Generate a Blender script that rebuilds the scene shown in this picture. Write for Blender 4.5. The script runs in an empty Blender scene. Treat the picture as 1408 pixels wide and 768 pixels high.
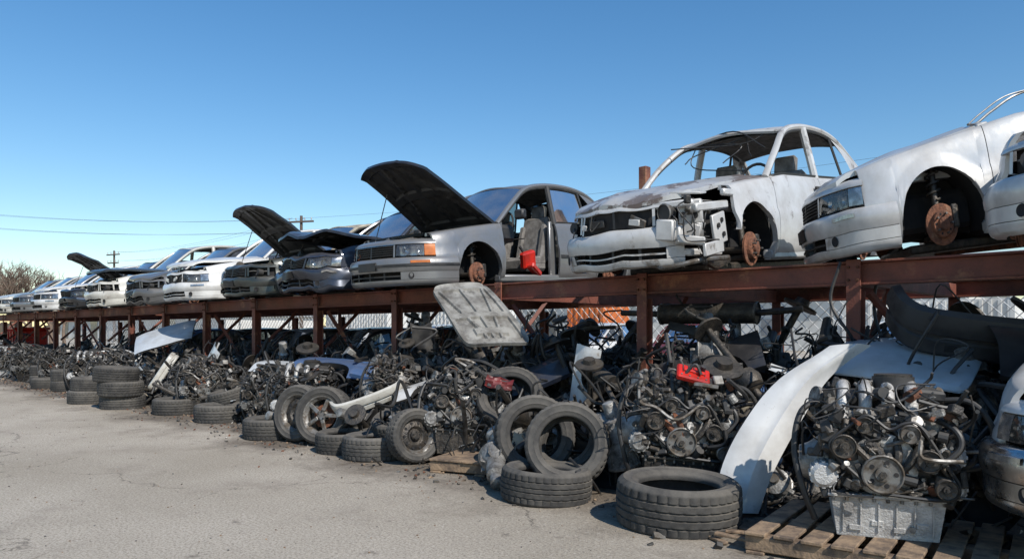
import bpy, bmesh, math, random
from mathutils import Vector, Matrix, Euler, noise
RND=random.Random(11)
scene=bpy.context.scene
pi=math.pi
# ------------------------------------------------------------------ materials
def nn(nt,t,**k):
    n=nt.nodes.new(t)
    for a,b in k.items(): setattr(n,a,b)
    return n
def mat(name,c1,c2=None,rough=.6,metal=0.,scale=6.,lo=.4,hi=.6,bump=0.,bscale=60.,coat=0.,rnd=0.,detail=8.,r2=None,c3=None,s3=2.,t3=(.56,.66),dust=0.,bd=.02):
    m=bpy.data.materials.new(name); m.use_nodes=True
    nt=m.node_tree; b=nt.nodes['Principled BSDF']; L=nt.links
    b.inputs['Roughness'].default_value=rough; b.inputs['Metallic'].default_value=metal
    b.inputs['Coat Weight'].default_value=coat; b.inputs['Coat Roughness'].default_value=.12
    tc=nn(nt,'ShaderNodeTexCoord')
    co=tc.outputs['Object']
    if c2 is None: c2=tuple(x*.7 for x in c1)
    no=nn(nt,'ShaderNodeTexNoise'); no.inputs['Scale'].default_value=scale; no.inputs['Detail'].default_value=detail; no.inputs['Roughness'].default_value=.65
    L.new(co,no.inputs['Vector'])
    mr=nn(nt,'ShaderNodeMapRange'); mr.inputs[1].default_value=lo; mr.inputs[2].default_value=hi
    L.new(no.outputs[0],mr.inputs[0])
    mx=nn(nt,'ShaderNodeMix',data_type='RGBA'); L.new(mr.outputs[0],mx.inputs[0])
    mx.inputs[6].default_value=(*c1,1); mx.inputs[7].default_value=(*c2,1)
    out=mx.outputs[2]
    if c3 is not None:
        n3=nn(nt,'ShaderNodeTexNoise'); n3.inputs['Scale'].default_value=s3; n3.inputs['Detail'].default_value=9; n3.inputs['Roughness'].default_value=.7
        L.new(co,n3.inputs['Vector'])
        m3=nn(nt,'ShaderNodeMapRange'); m3.inputs[1].default_value=t3[0]; m3.inputs[2].default_value=t3[1]; L.new(n3.outputs[0],m3.inputs[0])
        x3=nn(nt,'ShaderNodeMix',data_type='RGBA'); L.new(m3.outputs[0],x3.inputs[0]); L.new(out,x3.inputs[6]); x3.inputs[7].default_value=(*c3,1)
        out=x3.outputs[2]
    if rnd>0:
        oi=nn(nt,'ShaderNodeObjectInfo'); rr=nn(nt,'ShaderNodeMapRange'); rr.inputs[3].default_value=1-rnd; rr.inputs[4].default_value=1+rnd
        L.new(oi.outputs['Random'],rr.inputs[0])
        hs=nn(nt,'ShaderNodeHueSaturation'); L.new(out,hs.inputs['Color']); L.new(rr.outputs[0],hs.inputs['Value']); out=hs.outputs[0]
    if dust>0:
        ge=nn(nt,'ShaderNodeNewGeometry'); sx=nn(nt,'ShaderNodeSeparateXYZ'); L.new(ge.outputs['Normal'],sx.inputs[0])
        dr=nn(nt,'ShaderNodeMapRange'); dr.inputs[1].default_value=.25; dr.inputs[2].default_value=.95; L.new(sx.outputs['Z'],dr.inputs[0])
        dn=nn(nt,'ShaderNodeTexNoise'); dn.inputs['Scale'].default_value=5.; dn.inputs['Detail'].default_value=8; dn.inputs['Roughness'].default_value=.75; L.new(co,dn.inputs['Vector'])
        d2=nn(nt,'ShaderNodeMapRange'); d2.inputs[1].default_value=.3; d2.inputs[2].default_value=.65; d2.inputs[3].default_value=dust*.25; d2.inputs[4].default_value=dust; L.new(dn.outputs[0],d2.inputs[0])
        dm=nn(nt,'ShaderNodeMath',operation='MULTIPLY'); L.new(dr.outputs[0],dm.inputs[0]); L.new(d2.outputs[0],dm.inputs[1])
        dx=nn(nt,'ShaderNodeMix',data_type='RGBA'); L.new(dm.outputs[0],dx.inputs[0]); L.new(out,dx.inputs[6]); dx.inputs[7].default_value=(.27,.235,.19,1); out=dx.outputs[2]
        if metal>0:
            mm_=nn(nt,'ShaderNodeMath',operation='MULTIPLY_ADD'); L.new(dm.outputs[0],mm_.inputs[0]); mm_.inputs[1].default_value=-metal; mm_.inputs[2].default_value=metal; L.new(mm_.outputs[0],b.inputs['Metallic'])
    L.new(out,b.inputs['Base Color'])
    if r2 is not None:
        rm=nn(nt,'ShaderNodeMapRange'); rm.inputs[1].default_value=lo; rm.inputs[2].default_value=hi; rm.inputs[3].default_value=rough; rm.inputs[4].default_value=r2
        L.new(no.outputs[0],rm.inputs[0]); L.new(rm.outputs[0],b.inputs['Roughness'])
    if bump>0:
        nb=nn(nt,'ShaderNodeTexNoise'); nb.inputs['Scale'].default_value=bscale; nb.inputs['Detail'].default_value=4; L.new(co,nb.inputs['Vector'])
        bp=nn(nt,'ShaderNodeBump'); bp.inputs['Strength'].default_value=bump; bp.inputs['Distance'].default_value=bd
        L.new(nb.outputs[0],bp.inputs['Height']); L.new(bp.outputs[0],b.inputs['Normal'])
    return m
def paint(name,c,metal=.3,dirt=(.17,.14,.11),rough=.3,c3=None,lo=.40,hi=.72,s3=3.,t3=(.56,.66),coat=.5,dust=.35):
    return mat(name,c,tuple(.5*a+.5*b for a,b in zip(c,dirt)),rough=rough,metal=metal,scale=2.6,lo=lo,hi=hi,coat=coat,r2=.62,bump=.12,bscale=5,c3=c3,s3=s3,t3=t3,dust=dust,bd=.03)
M_sil=paint('silver_paint',(.245,.245,.245),.5,dirt=(.10,.09,.08))
M_silB=paint('worn_silver_paint',(.56,.555,.54),.15,c3=(.20,.17,.145),s3=4.,t3=(.58,.66),coat=.2,rough=.42)
M_peel=paint('peeling_silver_paint',(.46,.455,.445),.2,c3=(.13,.10,.09),s3=2.6,t3=(.48,.52),coat=.1)
M_silA=paint('light_silver_paint',(.57,.565,.55),.2,c3=(.25,.23,.21),s3=3.,t3=(.63,.70))
M_wht=paint('white_paint',(.66,.655,.635),.0,c3=(.27,.22,.17),s3=3.5,t3=(.60,.72))
M_wht2=paint('offwhite_paint',(.57,.55,.49),.0,c3=(.22,.18,.14),s3=4,t3=(.58,.7))
M_blk=paint('black_paint',(.014,.015,.019),.1,dirt=(.07,.065,.06),lo=.5,hi=.95,dust=.22)
M_navy=paint('navy_paint',(.022,.03,.05),.35,dirt=(.07,.065,.06),dust=.25)
M_grn=paint('dark_green_paint',(.032,.04,.036),.3,dirt=(.07,.065,.06),dust=.3)
M_gry=paint('grey_paint',(.125,.125,.125),.4,dirt=(.12,.11,.10))
M_blu=paint('blue_paint',(.05,.13,.30),.3,dirt=(.12,.11,.10),dust=.25)
M_lblu=paint('bluish_white_paint',(.54,.57,.59),.0,dust=.2)
M_beige=mat('hood_liner_grey',(.27,.26,.235),(.12,.11,.095),rough=.65,scale=5,bump=.2,bscale=20,c3=(.07,.062,.055),s3=6,t3=(.54,.66))
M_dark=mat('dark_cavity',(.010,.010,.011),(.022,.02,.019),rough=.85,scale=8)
M_plas=mat('black_plastic',(.016,.016,.017),(.045,.042,.038),rough=.48,scale=7,lo=.42,hi=.7,r2=.8,rnd=.3,dust=.18)
M_rub=mat('tyre_rubber',(.030,.029,.028),(.10,.092,.080),rough=.85,scale=5,lo=.36,hi=.78,bump=.15,bscale=90,rnd=.25,dust=.32)
M_hose=mat('hose_rubber',(.015,.015,.016),(.04,.037,.033),rough=.5,scale=9)
M_rust=mat('rusty_iron',(.17,.065,.033),(.07,.035,.022),rough=.85,metal=.15,scale=14,bump=.4,bscale=70,rnd=.2)
M_hub=mat('rusty_brake_iron',(.25,.105,.058),(.11,.05,.032),rough=.9,metal=.1,scale=14,bump=.5,bscale=70,c3=(.28,.17,.11),s3=5)
M_rack=mat('rust_red_steel',(.225,.068,.042),(.10,.038,.026),rough=.65,metal=.05,scale=3.5,lo=.35,hi=.7,bump=.25,bscale=50,c3=(.30,.135,.07),s3=2.2)
M_alu=mat('dirty_aluminium',(.36,.35,.33),(.085,.078,.07),rough=.45,metal=.5,scale=9,lo=.38,hi=.62,bump=.35,bscale=60,rnd=.3,r2=.75,dust=.15)
M_alu2=mat('cast_aluminium',(.52,.51,.49),(.20,.185,.17),rough=.5,metal=.35,scale=7,lo=.42,hi=.74,bump=.4,bscale=90,r2=.7)
M_iron=mat('greasy_iron',(.032,.030,.028),(.10,.082,.063),rough=.5,metal=.45,scale=11,lo=.42,hi=.75,bump=.4,bscale=50,rnd=.4,dust=.2)
M_steel=mat('dull_steel',(.19,.185,.175),(.08,.065,.05),rough=.45,metal=.6,scale=12,rnd=.3,r2=.75,dust=.15)
M_chr=mat('chrome',(.6,.6,.6),(.35,.34,.33),rough=.15,metal=1.,scale=6,r2=.4)
M_red=mat('red_plastic',(.60,.022,.012),(.35,.02,.012),rough=.35,scale=6)
M_dred=mat('dull_red',(.16,.02,.02),(.08,.015,.012),rough=.5,scale=6)
M_orange=mat('orange_paint',(.55,.14,.03),rough=.5)
M_amb=mat('amber_lens',(.60,.17,.02),rough=.2,coat=.6)
M_redl=mat('tail_lens',(.35,.01,.01),rough=.2,coat=.6)
M_lamp=mat('headlamp_reflector',(.5,.5,.5),(.25,.25,.25),rough=.22,metal=.8,scale=12)
M_seat=mat('seat_fabric',(.22,.205,.19),(.12,.11,.10),rough=.95,scale=10,bump=.2)
M_wood=mat('weathered_wood',(.29,.20,.125),(.12,.085,.06),rough=.85,scale=9,bump=.4,bscale=40)
M_gal=mat('galvanised_wire',(.50,.51,.51),rough=.45,metal=.2)
M_wire=mat('power_cable',(.06,.06,.065),rough=.6)
M_pole=mat('pole_wood',(.12,.09,.07),rough=.9,scale=2)
M_bark=mat('bare_bark',(.20,.14,.10),(.12,.09,.07),rough=.9,scale=3)
M_fol=mat('distant_scrub',(.10,.085,.06),(.06,.05,.04),rough=1.,scale=.3)
M_bld=mat('painted_cladding',(.62,.61,.58),(.52,.50,.46),rough=.7,scale=.4)
M_roof=mat('roof_metal',(.22,.23,.24),rough=.6,scale=.5)
M_cream=mat('cream_part',(.46,.41,.31),(.22,.185,.14),rough=.6,scale=6)
def glassmat(name,tint,mixv):
    m=bpy.data.materials.new(name); m.use_nodes=True; nt=m.node_tree; nt.nodes.clear()
    o=nn(nt,'ShaderNodeOutputMaterial'); t=nn(nt,'ShaderNodeBsdfTransparent'); g=nn(nt,'ShaderNodeBsdfGlossy'); x=nn(nt,'ShaderNodeMixShader')
    t.inputs[0].default_value=(*tint,1); g.inputs['Roughness'].default_value=.05; g.inputs[0].default_value=(.85,.87,.88,1)
    f=nn(nt,'ShaderNodeFresnel'); f.inputs[0].default_value=1.5
    a=nn(nt,'ShaderNodeMath',operation='ADD'); a.inputs[1].default_value=mixv; nt.links.new(f.outputs[0],a.inputs[0])
    nt.links.new(a.outputs[0],x.inputs[0]); nt.links.new(t.outputs[0],x.inputs[1]); nt.links.new(g.outputs[0],x.inputs[2])
    d=nn(nt,'ShaderNodeBsdfDiffuse'); d.inputs[0].default_value=(.30,.27,.23,1); y=nn(nt,'ShaderNodeMixShader')
    tc=nn(nt,'ShaderNodeTexCoord'); no=nn(nt,'ShaderNodeTexNoise'); no.inputs['Scale'].default_value=3; no.inputs['Detail'].default_value=8; nt.links.new(tc.outputs['Object'],no.inputs['Vector'])
    mr=nn(nt,'ShaderNodeMapRange'); mr.inputs[1].default_value=.35; mr.inputs[2].default_value=.75; mr.inputs[3].default_value=.04; mr.inputs[4].default_value=.26; nt.links.new(no.outputs[0],mr.inputs[0])
    nt.links.new(mr.outputs[0],y.inputs[0]); nt.links.new(x.outputs[0],y.inputs[1]); nt.links.new(d.outputs[0],y.inputs[2]); nt.links.new(y.outputs[0],o.inputs[0])
    return m
M_glass=glassmat('dusty_car_glass',(.32,.36,.35),.06)
M_lens=glassmat('clear_lens',(.85,.87,.88),.06)
# ------------------------------------------------------------------ mesh builder
class MB:
    def __init__(s): s.v=[];s.f=[];s.m=[];s.mats=[]
    def mi(s,mt):
        if mt not in s.mats: s.mats.append(mt)
        return s.mats.index(mt)
    def add(s,vs,fs,mt,M=None):
        o=len(s.v); i=s.mi(mt)
        if M is not None: vs=[M@Vector(v) for v in vs]
        s.v.extend([tuple(v) for v in vs]); s.f.extend([tuple(o+k for k in f) for f in fs]); s.m.extend([i]*len(fs))
    def grid(s,fn,nu,nv,mt,M=None):
        vs=[fn(i/nu,j/nv) for i in range(nu+1) for j in range(nv+1)]
        fs=[(i*(nv+1)+j,(i+1)*(nv+1)+j,(i+1)*(nv+1)+j+1,i*(nv+1)+j+1) for i in range(nu) for j in range(nv)]
        s.add(vs,fs,mt,M)
    def rows(s,rows,mt,M=None,closed=False):
        n=len(rows[0]); vs=[p for r in rows for p in r]; fs=[]
        for i in range(len(rows)-1):
            for j in range(n if closed else n-1):
                k=(j+1)%n
                fs.append((i*n+j,(i+1)*n+j,(i+1)*n+k,i*n+k))
        s.add(vs,fs,mt,M)
    def box(s,c,d,mt,M=None,b=.008,rot=None):
        hx,hy,hz=[q/2 for q in d]; b=min(b,hx*.45,hy*.45,hz*.45)
        vs=[];idx={}
        for sx in(-1,1):
            for sy in(-1,1):
                for sz in(-1,1):
                    for a in range(3):
                        p=[sx*(hx-b),sy*(hy-b),sz*(hz-b)]
                        p[a]=[sx*hx,sy*hy,sz*hz][a]
                        idx[(sx,sy,sz,a)]=len(vs); vs.append(Vector(p))
        fs=[]
        for a in range(3):
            o=[q for q in range(3) if q!=a]
            for sg in(-1,1):
                f=[]
                for (u,w) in((-1,-1),(1,-1),(1,1),(-1,1)):
                    k=[0,0,0];k[a]=sg;k[o[0]]=u;k[o[1]]=w; f.append(idx[(*k,a)])
                fs.append(tuple(f))
            for u in(-1,1):
                for w in(-1,1):
                    k1=[0,0,0];k1[a]=-1;k1[o[0]]=u;k1[o[1]]=w
                    k2=list(k1);k2[a]=1
                    fs.append((idx[(*k1,o[0])],idx[(*k2,o[0])],idx[(*k2,o[1])],idx[(*k1,o[1])]))
        for sx in(-1,1):
            for sy in(-1,1):
                for sz in(-1,1): fs.append(tuple(idx[(sx,sy,sz,a)] for a in range(3)))
        T=Matrix.Translation(c)
        if rot is not None: T=T@Euler(rot).to_matrix().to_4x4()
        if M is not None: T=M@T
        s.add(vs,fs,mt,T)
    def lathe(s,prof,mt,n=20,M=None,a0=0,a1=2*pi,cap=False):
        full=abs(a1-a0-2*pi)<1e-5; k=n if full else n+1
        rows=[[(r*math.cos(a0+(a1-a0)*j/n),r*math.sin(a0+(a1-a0)*j/n),z) for j in range(k)] for r,z in prof]
        s.rows(rows,mt,M,closed=full)
    def cyl(s,p0,p1,r0,mt,r1=None,n=12,M=None,cap=True):
        p0=Vector(p0);p1=Vector(p1); d=p1-p0
        if d.length<1e-6: return
        if r1 is None: r1=r0
        q=d.to_track_quat('Z','Y').to_matrix().to_4x4(); T=Matrix.Translation(p0)@q
        if M is not None: T=M@T
        h=d.length
        pr=[(r0,0),(r1,h)]
        if cap: pr=[(.0005,0)]+pr+[(.0005,h)]
        s.lathe(pr,mt,n,T)
    def tube(s,pts,r,mt,n=8,M=None,flat=1.):
        pts=[Vector(p) for p in pts]; rows=[]; up=None
        for i,p in enumerate(pts):
            t=(pts[min(i+1,len(pts)-1)]-pts[max(i-1,0)])
            if t.length<1e-7: t=Vector((0,0,1))
            t.normalize()
            if up is None:
                up=Vector((0,0,1)) if abs(t.z)<.9 else Vector((1,0,0))
            sd=t.cross(up)
            if sd.length<1e-5: sd=t.orthogonal()
            sd.normalize(); up=sd.cross(t).normalized()
            rr=r[i] if isinstance(r,(list,tuple)) else r
            rows.append([p+sd*rr*math.cos(2*pi*k/n)+up*rr*flat*math.sin(2*pi*k/n) for k in range(n)])
        s.rows(rows,mt,M,closed=True)
        o=len(s.v)-len(rows)*n; i=s.mi(mt)
        s.f.append(tuple(range(o,o+n))); s.m.append(i); s.f.append(tuple(range(len(s.v)-n,len(s.v)))); s.m.append(i)
    def mesh(s,name,ang=35):
        me=bpy.data.meshes.new(name); me.from_pydata(s.v,[],s.f)
        for mt in s.mats: me.materials.append(mt)
        me.polygons.foreach_set('material_index',s.m)
        bm=bmesh.new(); bm.from_mesh(me); bmesh.ops.recalc_face_normals(bm,faces=bm.faces); bm.to_mesh(me); bm.free()
        me.polygons.foreach_set('use_smooth',[True]*len(me.polygons))
        me.set_sharp_from_angle(angle=math.radians(ang)); me.update()
        return me
    def obj(s,name,parent=None,ang=35):
        return put(s.mesh(name,ang),name,parent=parent)
def put(me,name,loc=(0,0,0),rot=(0,0,0),sc=1.,parent=None):
    o=bpy.data.objects.new(name,me); o.location=loc; o.rotation_euler=rot
    o.scale=(sc,sc,sc) if not isinstance(sc,(tuple,list)) else sc
    scene.collection.objects.link(o)
    if parent: o.parent=parent
    return o
def empty(name,loc=(0,0,0),rot=(0,0,0),sc=(1,1,1)):
    o=put(None,name,loc,rot,sc); o.empty_display_size=.2; return o
def spline(pts,k=6):
    P=[Vector(p) for p in pts]; P=[P[0]*2-P[1]]+P+[P[-1]*2-P[-2]]; out=[]
    for i in range(1,len(P)-2):
        for j in range(k):
            t=j/k
            out.append(.5*((2*P[i])+(-P[i-1]+P[i+1])*t+(2*P[i-1]-5*P[i]+4*P[i+1]-P[i+2])*t*t+(-P[i-1]+3*P[i]-3*P[i+1]+P[i+2])*t**3))
    out.append(P[-2]); return out
def interp(tab,x):
    if x<=tab[0][0]: return tab[0][1]
    for (a,b),(c,d) in zip(tab,tab[1:]):
        if x<=c: return b+(d-b)*(x-a)/(c-a)
    return tab[-1][1]
def nz(x,y,z=0.): return noise.noise(Vector((x,y,z)))
def rg(x,y,z=0.):
    return .42-1.5*abs(nz(x,y,z))
# ------------------------------------------------------------------ hub
def hub_into(b,M,R,mm=None):
    mm=mm or M_rust
    Q=M@Matrix.Rotation(pi/2,4,'Y')
    b.lathe([(.001,.0),(.125,.0),(.130,.003),(.130,.008),(.118,.010),(.118,.014),(.130,.016),(.130,.020),(.118,.024),(.088,.022),(.084,.055),(.078,.062),(.045,.062),(.040,.085),(.032,.09),(.001,.09)],mm,28,Q)
    for k in range(5):
        a=k*2*pi/5+.3; b.cyl((.062*math.cos(a),.062*math.sin(a),.05),(.062*math.cos(a),.062*math.sin(a),.10),.007,M_steel,n=6,M=Q)
        b.cyl((.062*math.cos(a+.6),.062*math.sin(a+.6),.0625),(.062*math.cos(a+.6),.062*math.sin(a+.6),.0635),.008,M_dark,n=8,M=Q)
    b.box((-.01,.115,.04),(.085,.06,.15),M_iron,M,b=.018)
    b.cyl((-.35,0,.0),(-.02,0,0),.025,M_iron,M=M)
    b.tube([(-.45,.02,-.06),(-.2,0,-.07),(-.03,0,-.06)],.022,M_iron,M=M)
    b.cyl((-.06,0,.03),(-.12,.02,.42),.028,M_iron,M=M)
    pts=[(-.1+.055*math.cos(a),.01+.055*math.sin(a),.16+.22*a/(8*pi)) for a in [i*pi/6 for i in range(49)]]
    b.tube(pts,.008,M_iron,n=5,M=M)
# ------------------------------------------------------------------ car
L=4.45; W0=.84; PE=2.35
ZT=[(-.1,.43),(.0,.462),(.15,.495),(.35,.53),(.8,.598),(1.28,.660),(1.6,.70),(2.4,.718),(3.2,.742),(3.9,.750),(4.3,.735),(4.5,.70)]
OFF=[(0,.095),(.08,.04),(.2,.010),(.36,.0),(.5,.002),(.56,.008),(.60,.024),(.75,.034),(.86,.048),(.94,.068),(.985,.092),(1.0,.108)]
def Wd(y):
    q=1.
    if y<.6: q=max(0,1-((.6-y)/.7)**PE)**(1/PE)
    elif y>L-.5: q=max(0,1-((y-(L-.5))/.56)**3.4)**(1/3.4)
    return W0*q*(1-.03*max(0,(1.4-y)/1.4))
def zt(y): return interp(ZT,y)
def planc(front):
    pts=[]
    e=2/PE if front else 2/3.
    for i in range(241):
        th=-pi/2+pi*i/240; sx=math.copysign(abs(math.sin(th))**e,math.sin(th)); cy=abs(math.cos(th))**e
        x=W0*.97*sx; y=(.6-.7*cy) if front else (L-.5+.56*cy)
        pts.append(Vector((x,y)))
    ar=[0]
    for a,b_ in zip(pts,pts[1:]): ar.append(ar[-1]+(b_-a).length)
    mid=ar[120]; ar=[a-mid for a in ar]
    def P(t):
        t=max(ar[0],min(ar[-1]-1e-6,t))
        lo,hi=0,240
        while hi-lo>1:
            m=(lo+hi)//2
            if ar[m]<=t: lo=m
            else: hi=m
        f=(t-ar[lo])/max(1e-9,ar[hi]-ar[lo]); p=pts[lo].lerp(pts[hi],f)
        a=pts[max(0,lo-2)]; c=pts[min(240,hi+2)]; d=(c-a).normalized()
        n=Vector((d.y,-d.x)) if front else Vector((-d.y,d.x))
        return p,n
    return P,ar[-1]
PF,TF=planc(True); PR,TR=planc(False)
def tofy(y):
    t=.4
    while t<TF and PF(t)[0].y<y: t+=.005
    return t
T_F=tofy(.26); T_B=tofy(.5)
def make_car(name,loc,yaw=0,pitch=0,roll=0,paintm=M_sil,hood=0.,hoodm=None,head=True,wind=True,side=True,doors=('f','r'),bump=True,seed=0,front_only=False,sc=(1,1,1.12),hubs=True,crump=0.,sedan=True,hood_off=False,doorm=None,gutted=False,bumpm=None,torn=False,roofed=True,stripe=False,hubm=None,gpaint=None):
    rnd=random.Random(seed)
    root=empty(name,loc,(math.radians(pitch),math.radians(roll),math.radians(yaw)),sc)
    B=MB(); G=MB(); I=MB(); H=MB()
    RA=.35; ZC=.09; wy=(.88,3.52)
    def zb(y):
        for c in wy:
            if abs(y-c)<RA: return max(0,ZC+math.sqrt(RA*RA-(y-c)**2))
        return 0.
    def defo(p):
        x,y,z=p
        if crump>0:
            k=crump*max(0,1-y/1.3)
            x+=k*rg(x*2+seed,y*2,z*3)*.6; y+=k*(.4+rg(x*1.6,y*2+seed,z*3))*.8; z+=k*rg(x*2.5,y*2.5,seed+z*2)*.5
        x+=.007*nz(y*2.2,z*3,seed)
        return (x,y,z)
    def side_panel(sg,ya,yb,top,mt):
        ys=set()
        n=max(2,int((yb-ya)/.07))
        for i in range(n+1): ys.add(round(ya+(yb-ya)*i/n,4))
        for c in wy:
            for i in range(25):
                q=c-RA*math.cos(pi*i/24)*.9999
                if ya<q<yb: ys.add(round(q,4))
        ys=sorted(ys); rows=[]
        for y in ys:
            a=zb(y); T=zt(y); r=[]
            w=Wd(y)
            def X(z):
                e=0
                for c in wy:
                    dd=math.hypot(y-c,z-ZC)-RA
                    if 0<=dd<.09: e=.014*(1-dd/.09)
                return w-interp(OFF,z/T)+e
            r.append(defo((sg*(X(a)-.05),y,a+.004)))
            for f in (0,.03,.08,.16,.28,.4,.48,.53,.57,.63,.75,.86,.93,.975,1.):
                z=a+(T*.985-a)*f; r.append(defo((sg*X(z),y,z)))
            if top: r.append(defo((sg*(w-.135),y,T+.000))); r.append(defo((sg*(w-.165),y,T+.004))); r.append(defo((sg*(w-.17),y,T-.03)))
            else: r.append((sg*(w-.13),y,T)); r.append((sg*(w-.135),y,T-.05)); r.append((sg*(w-.14),y,T-.06))
            rows.append(r)
        e0=[(p[0]-sg*.03,p[1]+.002,p[2]) for p in rows[0]]; e1=[(p[0]-sg*.03,p[1]-.002,p[2]) for p in rows[-1]]
        B.rows([e0]+rows+[e1],mt)
        if ya>1. and (stripe or seed%3==0) and yb-ya<1.2:
            def rb(y,z,o): return (sg*(Wd(y)-interp(OFF,z/zt(y))+o+.007*nz(y*2.2,z*3,seed)*sg),y,z)
            q0,q1=ya+.02,yb-.02
            B.rows([[rb(q0+(q1-q0)*i/12,z,o) for z,o in ((.285,-.002),(.288,.011),(.325,.011),(.328,-.002))] for i in range(13)],M_plas)
    for sg in(-1,1):
        side_panel(sg,.56 if (torn and sg>0) else .26,1.30,True,paintm)
        if not front_only:
            if 'f' in doors or sg<0: side_panel(sg,1.307,2.33,False,doorm or paintm)
            if 'r' in doors or sg<0: side_panel(sg,2.337,3.14,False,paintm)
            side_panel(sg,3.147,L-.25,True,paintm)
            B.box((sg*(W0-.10),2.2,.045),(.12,1.95,.085),paintm,b=.02)
            B.box((sg*(W0-.15),2.335,.4),(.05,.13,.66),paintm,b=.015)
            B.box((sg*(W0-.15),1.33,.38),(.05,.10,.6),paintm,b=.015)
            if roofed: B.rows([[(sg*(W0-.106),y,zt(y)-.012),(sg*(W0-.098),y,zt(y)+.012),(sg*(W0-.118),y,zt(y)+.014)] for y in [1.4+.1*i for i in range(18)] if ('f' in doors or y>2.33 or sg<0)],M_plas)
        for c in (wy if not front_only else wy[:1]):
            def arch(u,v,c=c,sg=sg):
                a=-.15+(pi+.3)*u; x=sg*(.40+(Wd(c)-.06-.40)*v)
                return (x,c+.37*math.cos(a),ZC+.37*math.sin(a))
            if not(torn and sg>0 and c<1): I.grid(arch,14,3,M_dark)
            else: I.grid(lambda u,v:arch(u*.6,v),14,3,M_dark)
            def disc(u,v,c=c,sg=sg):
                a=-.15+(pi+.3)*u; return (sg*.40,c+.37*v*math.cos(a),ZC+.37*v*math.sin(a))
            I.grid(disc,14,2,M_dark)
            if hubs:
                Mx=Matrix.Translation((sg*.74,c,.09))@(Matrix.Identity(4) if sg>0 else Matrix.Rotation(pi,4,'Z'))
                hub_into(I,Mx,rnd,hubm or M_hub)
    def strip(P,t0,t1,prof,mt,n=None,bld=None):
        n=n or max(2,int(abs(t1-t0)/.04)); rows=[]
        for i in range(n+1):
            p,nr=P(t0+(t1-t0)*i/n)
            rows.append([defo((p.x+nr.x*o,p.y+nr.y*o,z)) for o,z in prof])
        (bld or B).rows(rows,mt)
    bm_=bumpm or paintm
    tB=.62 if torn else T_B
    tF=.56 if torn else T_F
    strip(PF,-T_F,tF,[(-.09,.0),(-.09,.43)],M_dark)
    if bump:
        strip(PF,-T_B,tB,[(-.05,-.02),(.0,-.02),(.03,-.005),(.045,.025),(.045,.04),(.02,.042)],bm_)
        strip(PF,-T_B,-.48,[(.02,.042),(.047,.044),(.05,.12),(.02,.122)],bm_)
        if tB>.5: strip(PF,.48,tB,[(.02,.042),(.047,.044),(.05,.12),(.02,.122)],bm_)
        strip(PF,-.48,.48,[(.015,.072),(.04,.074),(.04,.084),(.015,.086)],bm_ if gutted else M_plas)
        strip(PF,-T_B,tB,[(.02,.122),(.05,.124),(.060,.15),(.066,.18),(.066,.20),(.062,.22),(.050,.245),(.034,.262),(.0,.270),(-.04,.272)],bm_)
        if stripe: strip(PF,-T_B,tB,[(.0655,.172),(.074,.176),(.074,.198),(.0655,.202)],M_plas)
        for s_ in(-1,1):
            if s_<0 or not torn:
                p,nr=PF(s_*.60); ang=math.atan2(nr.y,nr.x)
                Mx=Matrix.Translation((p.x+nr.x*.044,p.y+nr.y*.044,.082))@Matrix.Rotation(ang,4,'Z')@Matrix.Rotation(pi/2,4,'Y')
                B.lathe([(.001,.004),(.026,.006),(.032,.010),(.034,.004)],M_dark,16,Mx)
            if head and not torn: strip(PF,s_*.60,s_*.80,[(.05,.205),(.0745,.207),(.072,.232),(.05,.235)],M_amb if stripe else M_lamp)
        for s_ in(-1,0,1): strip(PF,s_*.25-.012,s_*.25+.012,[(.03,.04),(.03,.122)],M_plas,1)
        if not gutted: strip(PF,-.16,.16,[(.06,.14),(.078,.142),(.078,.225),(.06,.228)],M_plas)
    else:
        strip(PF,-.8,.8,[(-.05,.08),(.0,.08),(.01,.10),(.01,.17),(.0,.19),(-.05,.19)],M_steel)
        for s_ in(-1,1): B.box((s_*.45,.1,.13),(.09,.3,.08),paintm)
    strip(PF,-.37,.37,[(-.04,.28),(-.04,.41)],M_dark)
    if not gutted:
        for k in range(5): strip(PF,-.36,.36,[(-.03,.295+k*.022),(.002-.003*k,.295+k*.022),(.002-.003*k,.302+k*.022),(-.03,.302+k*.022)],M_plas)
        strip(PF,-.38,.38,[(-.03,.398),(-.006,.398),(-.010,.410),(-.03,.412)],M_chr if stripe else M_plas)
    for k in (-.38,0,.38): strip(PF,k-.012,k+.012,[(.006,.275),(-.012,.41)],paintm if k else M_plas,1)
    if gutted:
        for k in range(9):
            t=rnd.uniform(-.6,.5); p,nr=PF(t); q=(p.x,p.y+rnd.uniform(.0,.04),rnd.uniform(.29,.38))
            if k%2: B.box(q,(rnd.uniform(.03,.16),.02,rnd.uniform(.02,.06)),rnd.choice([M_steel,M_plas,paintm]),rot=(0,rnd.uniform(-.4,.4),0))
            else: B.tube(spline([q,(q[0]+rnd.uniform(-.15,.15),q[1]-.03,q[2]-.06),(q[0]+rnd.uniform(-.2,.2),q[1]-.02,q[2]+.03)]),.006,M_hose,n=5)
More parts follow.
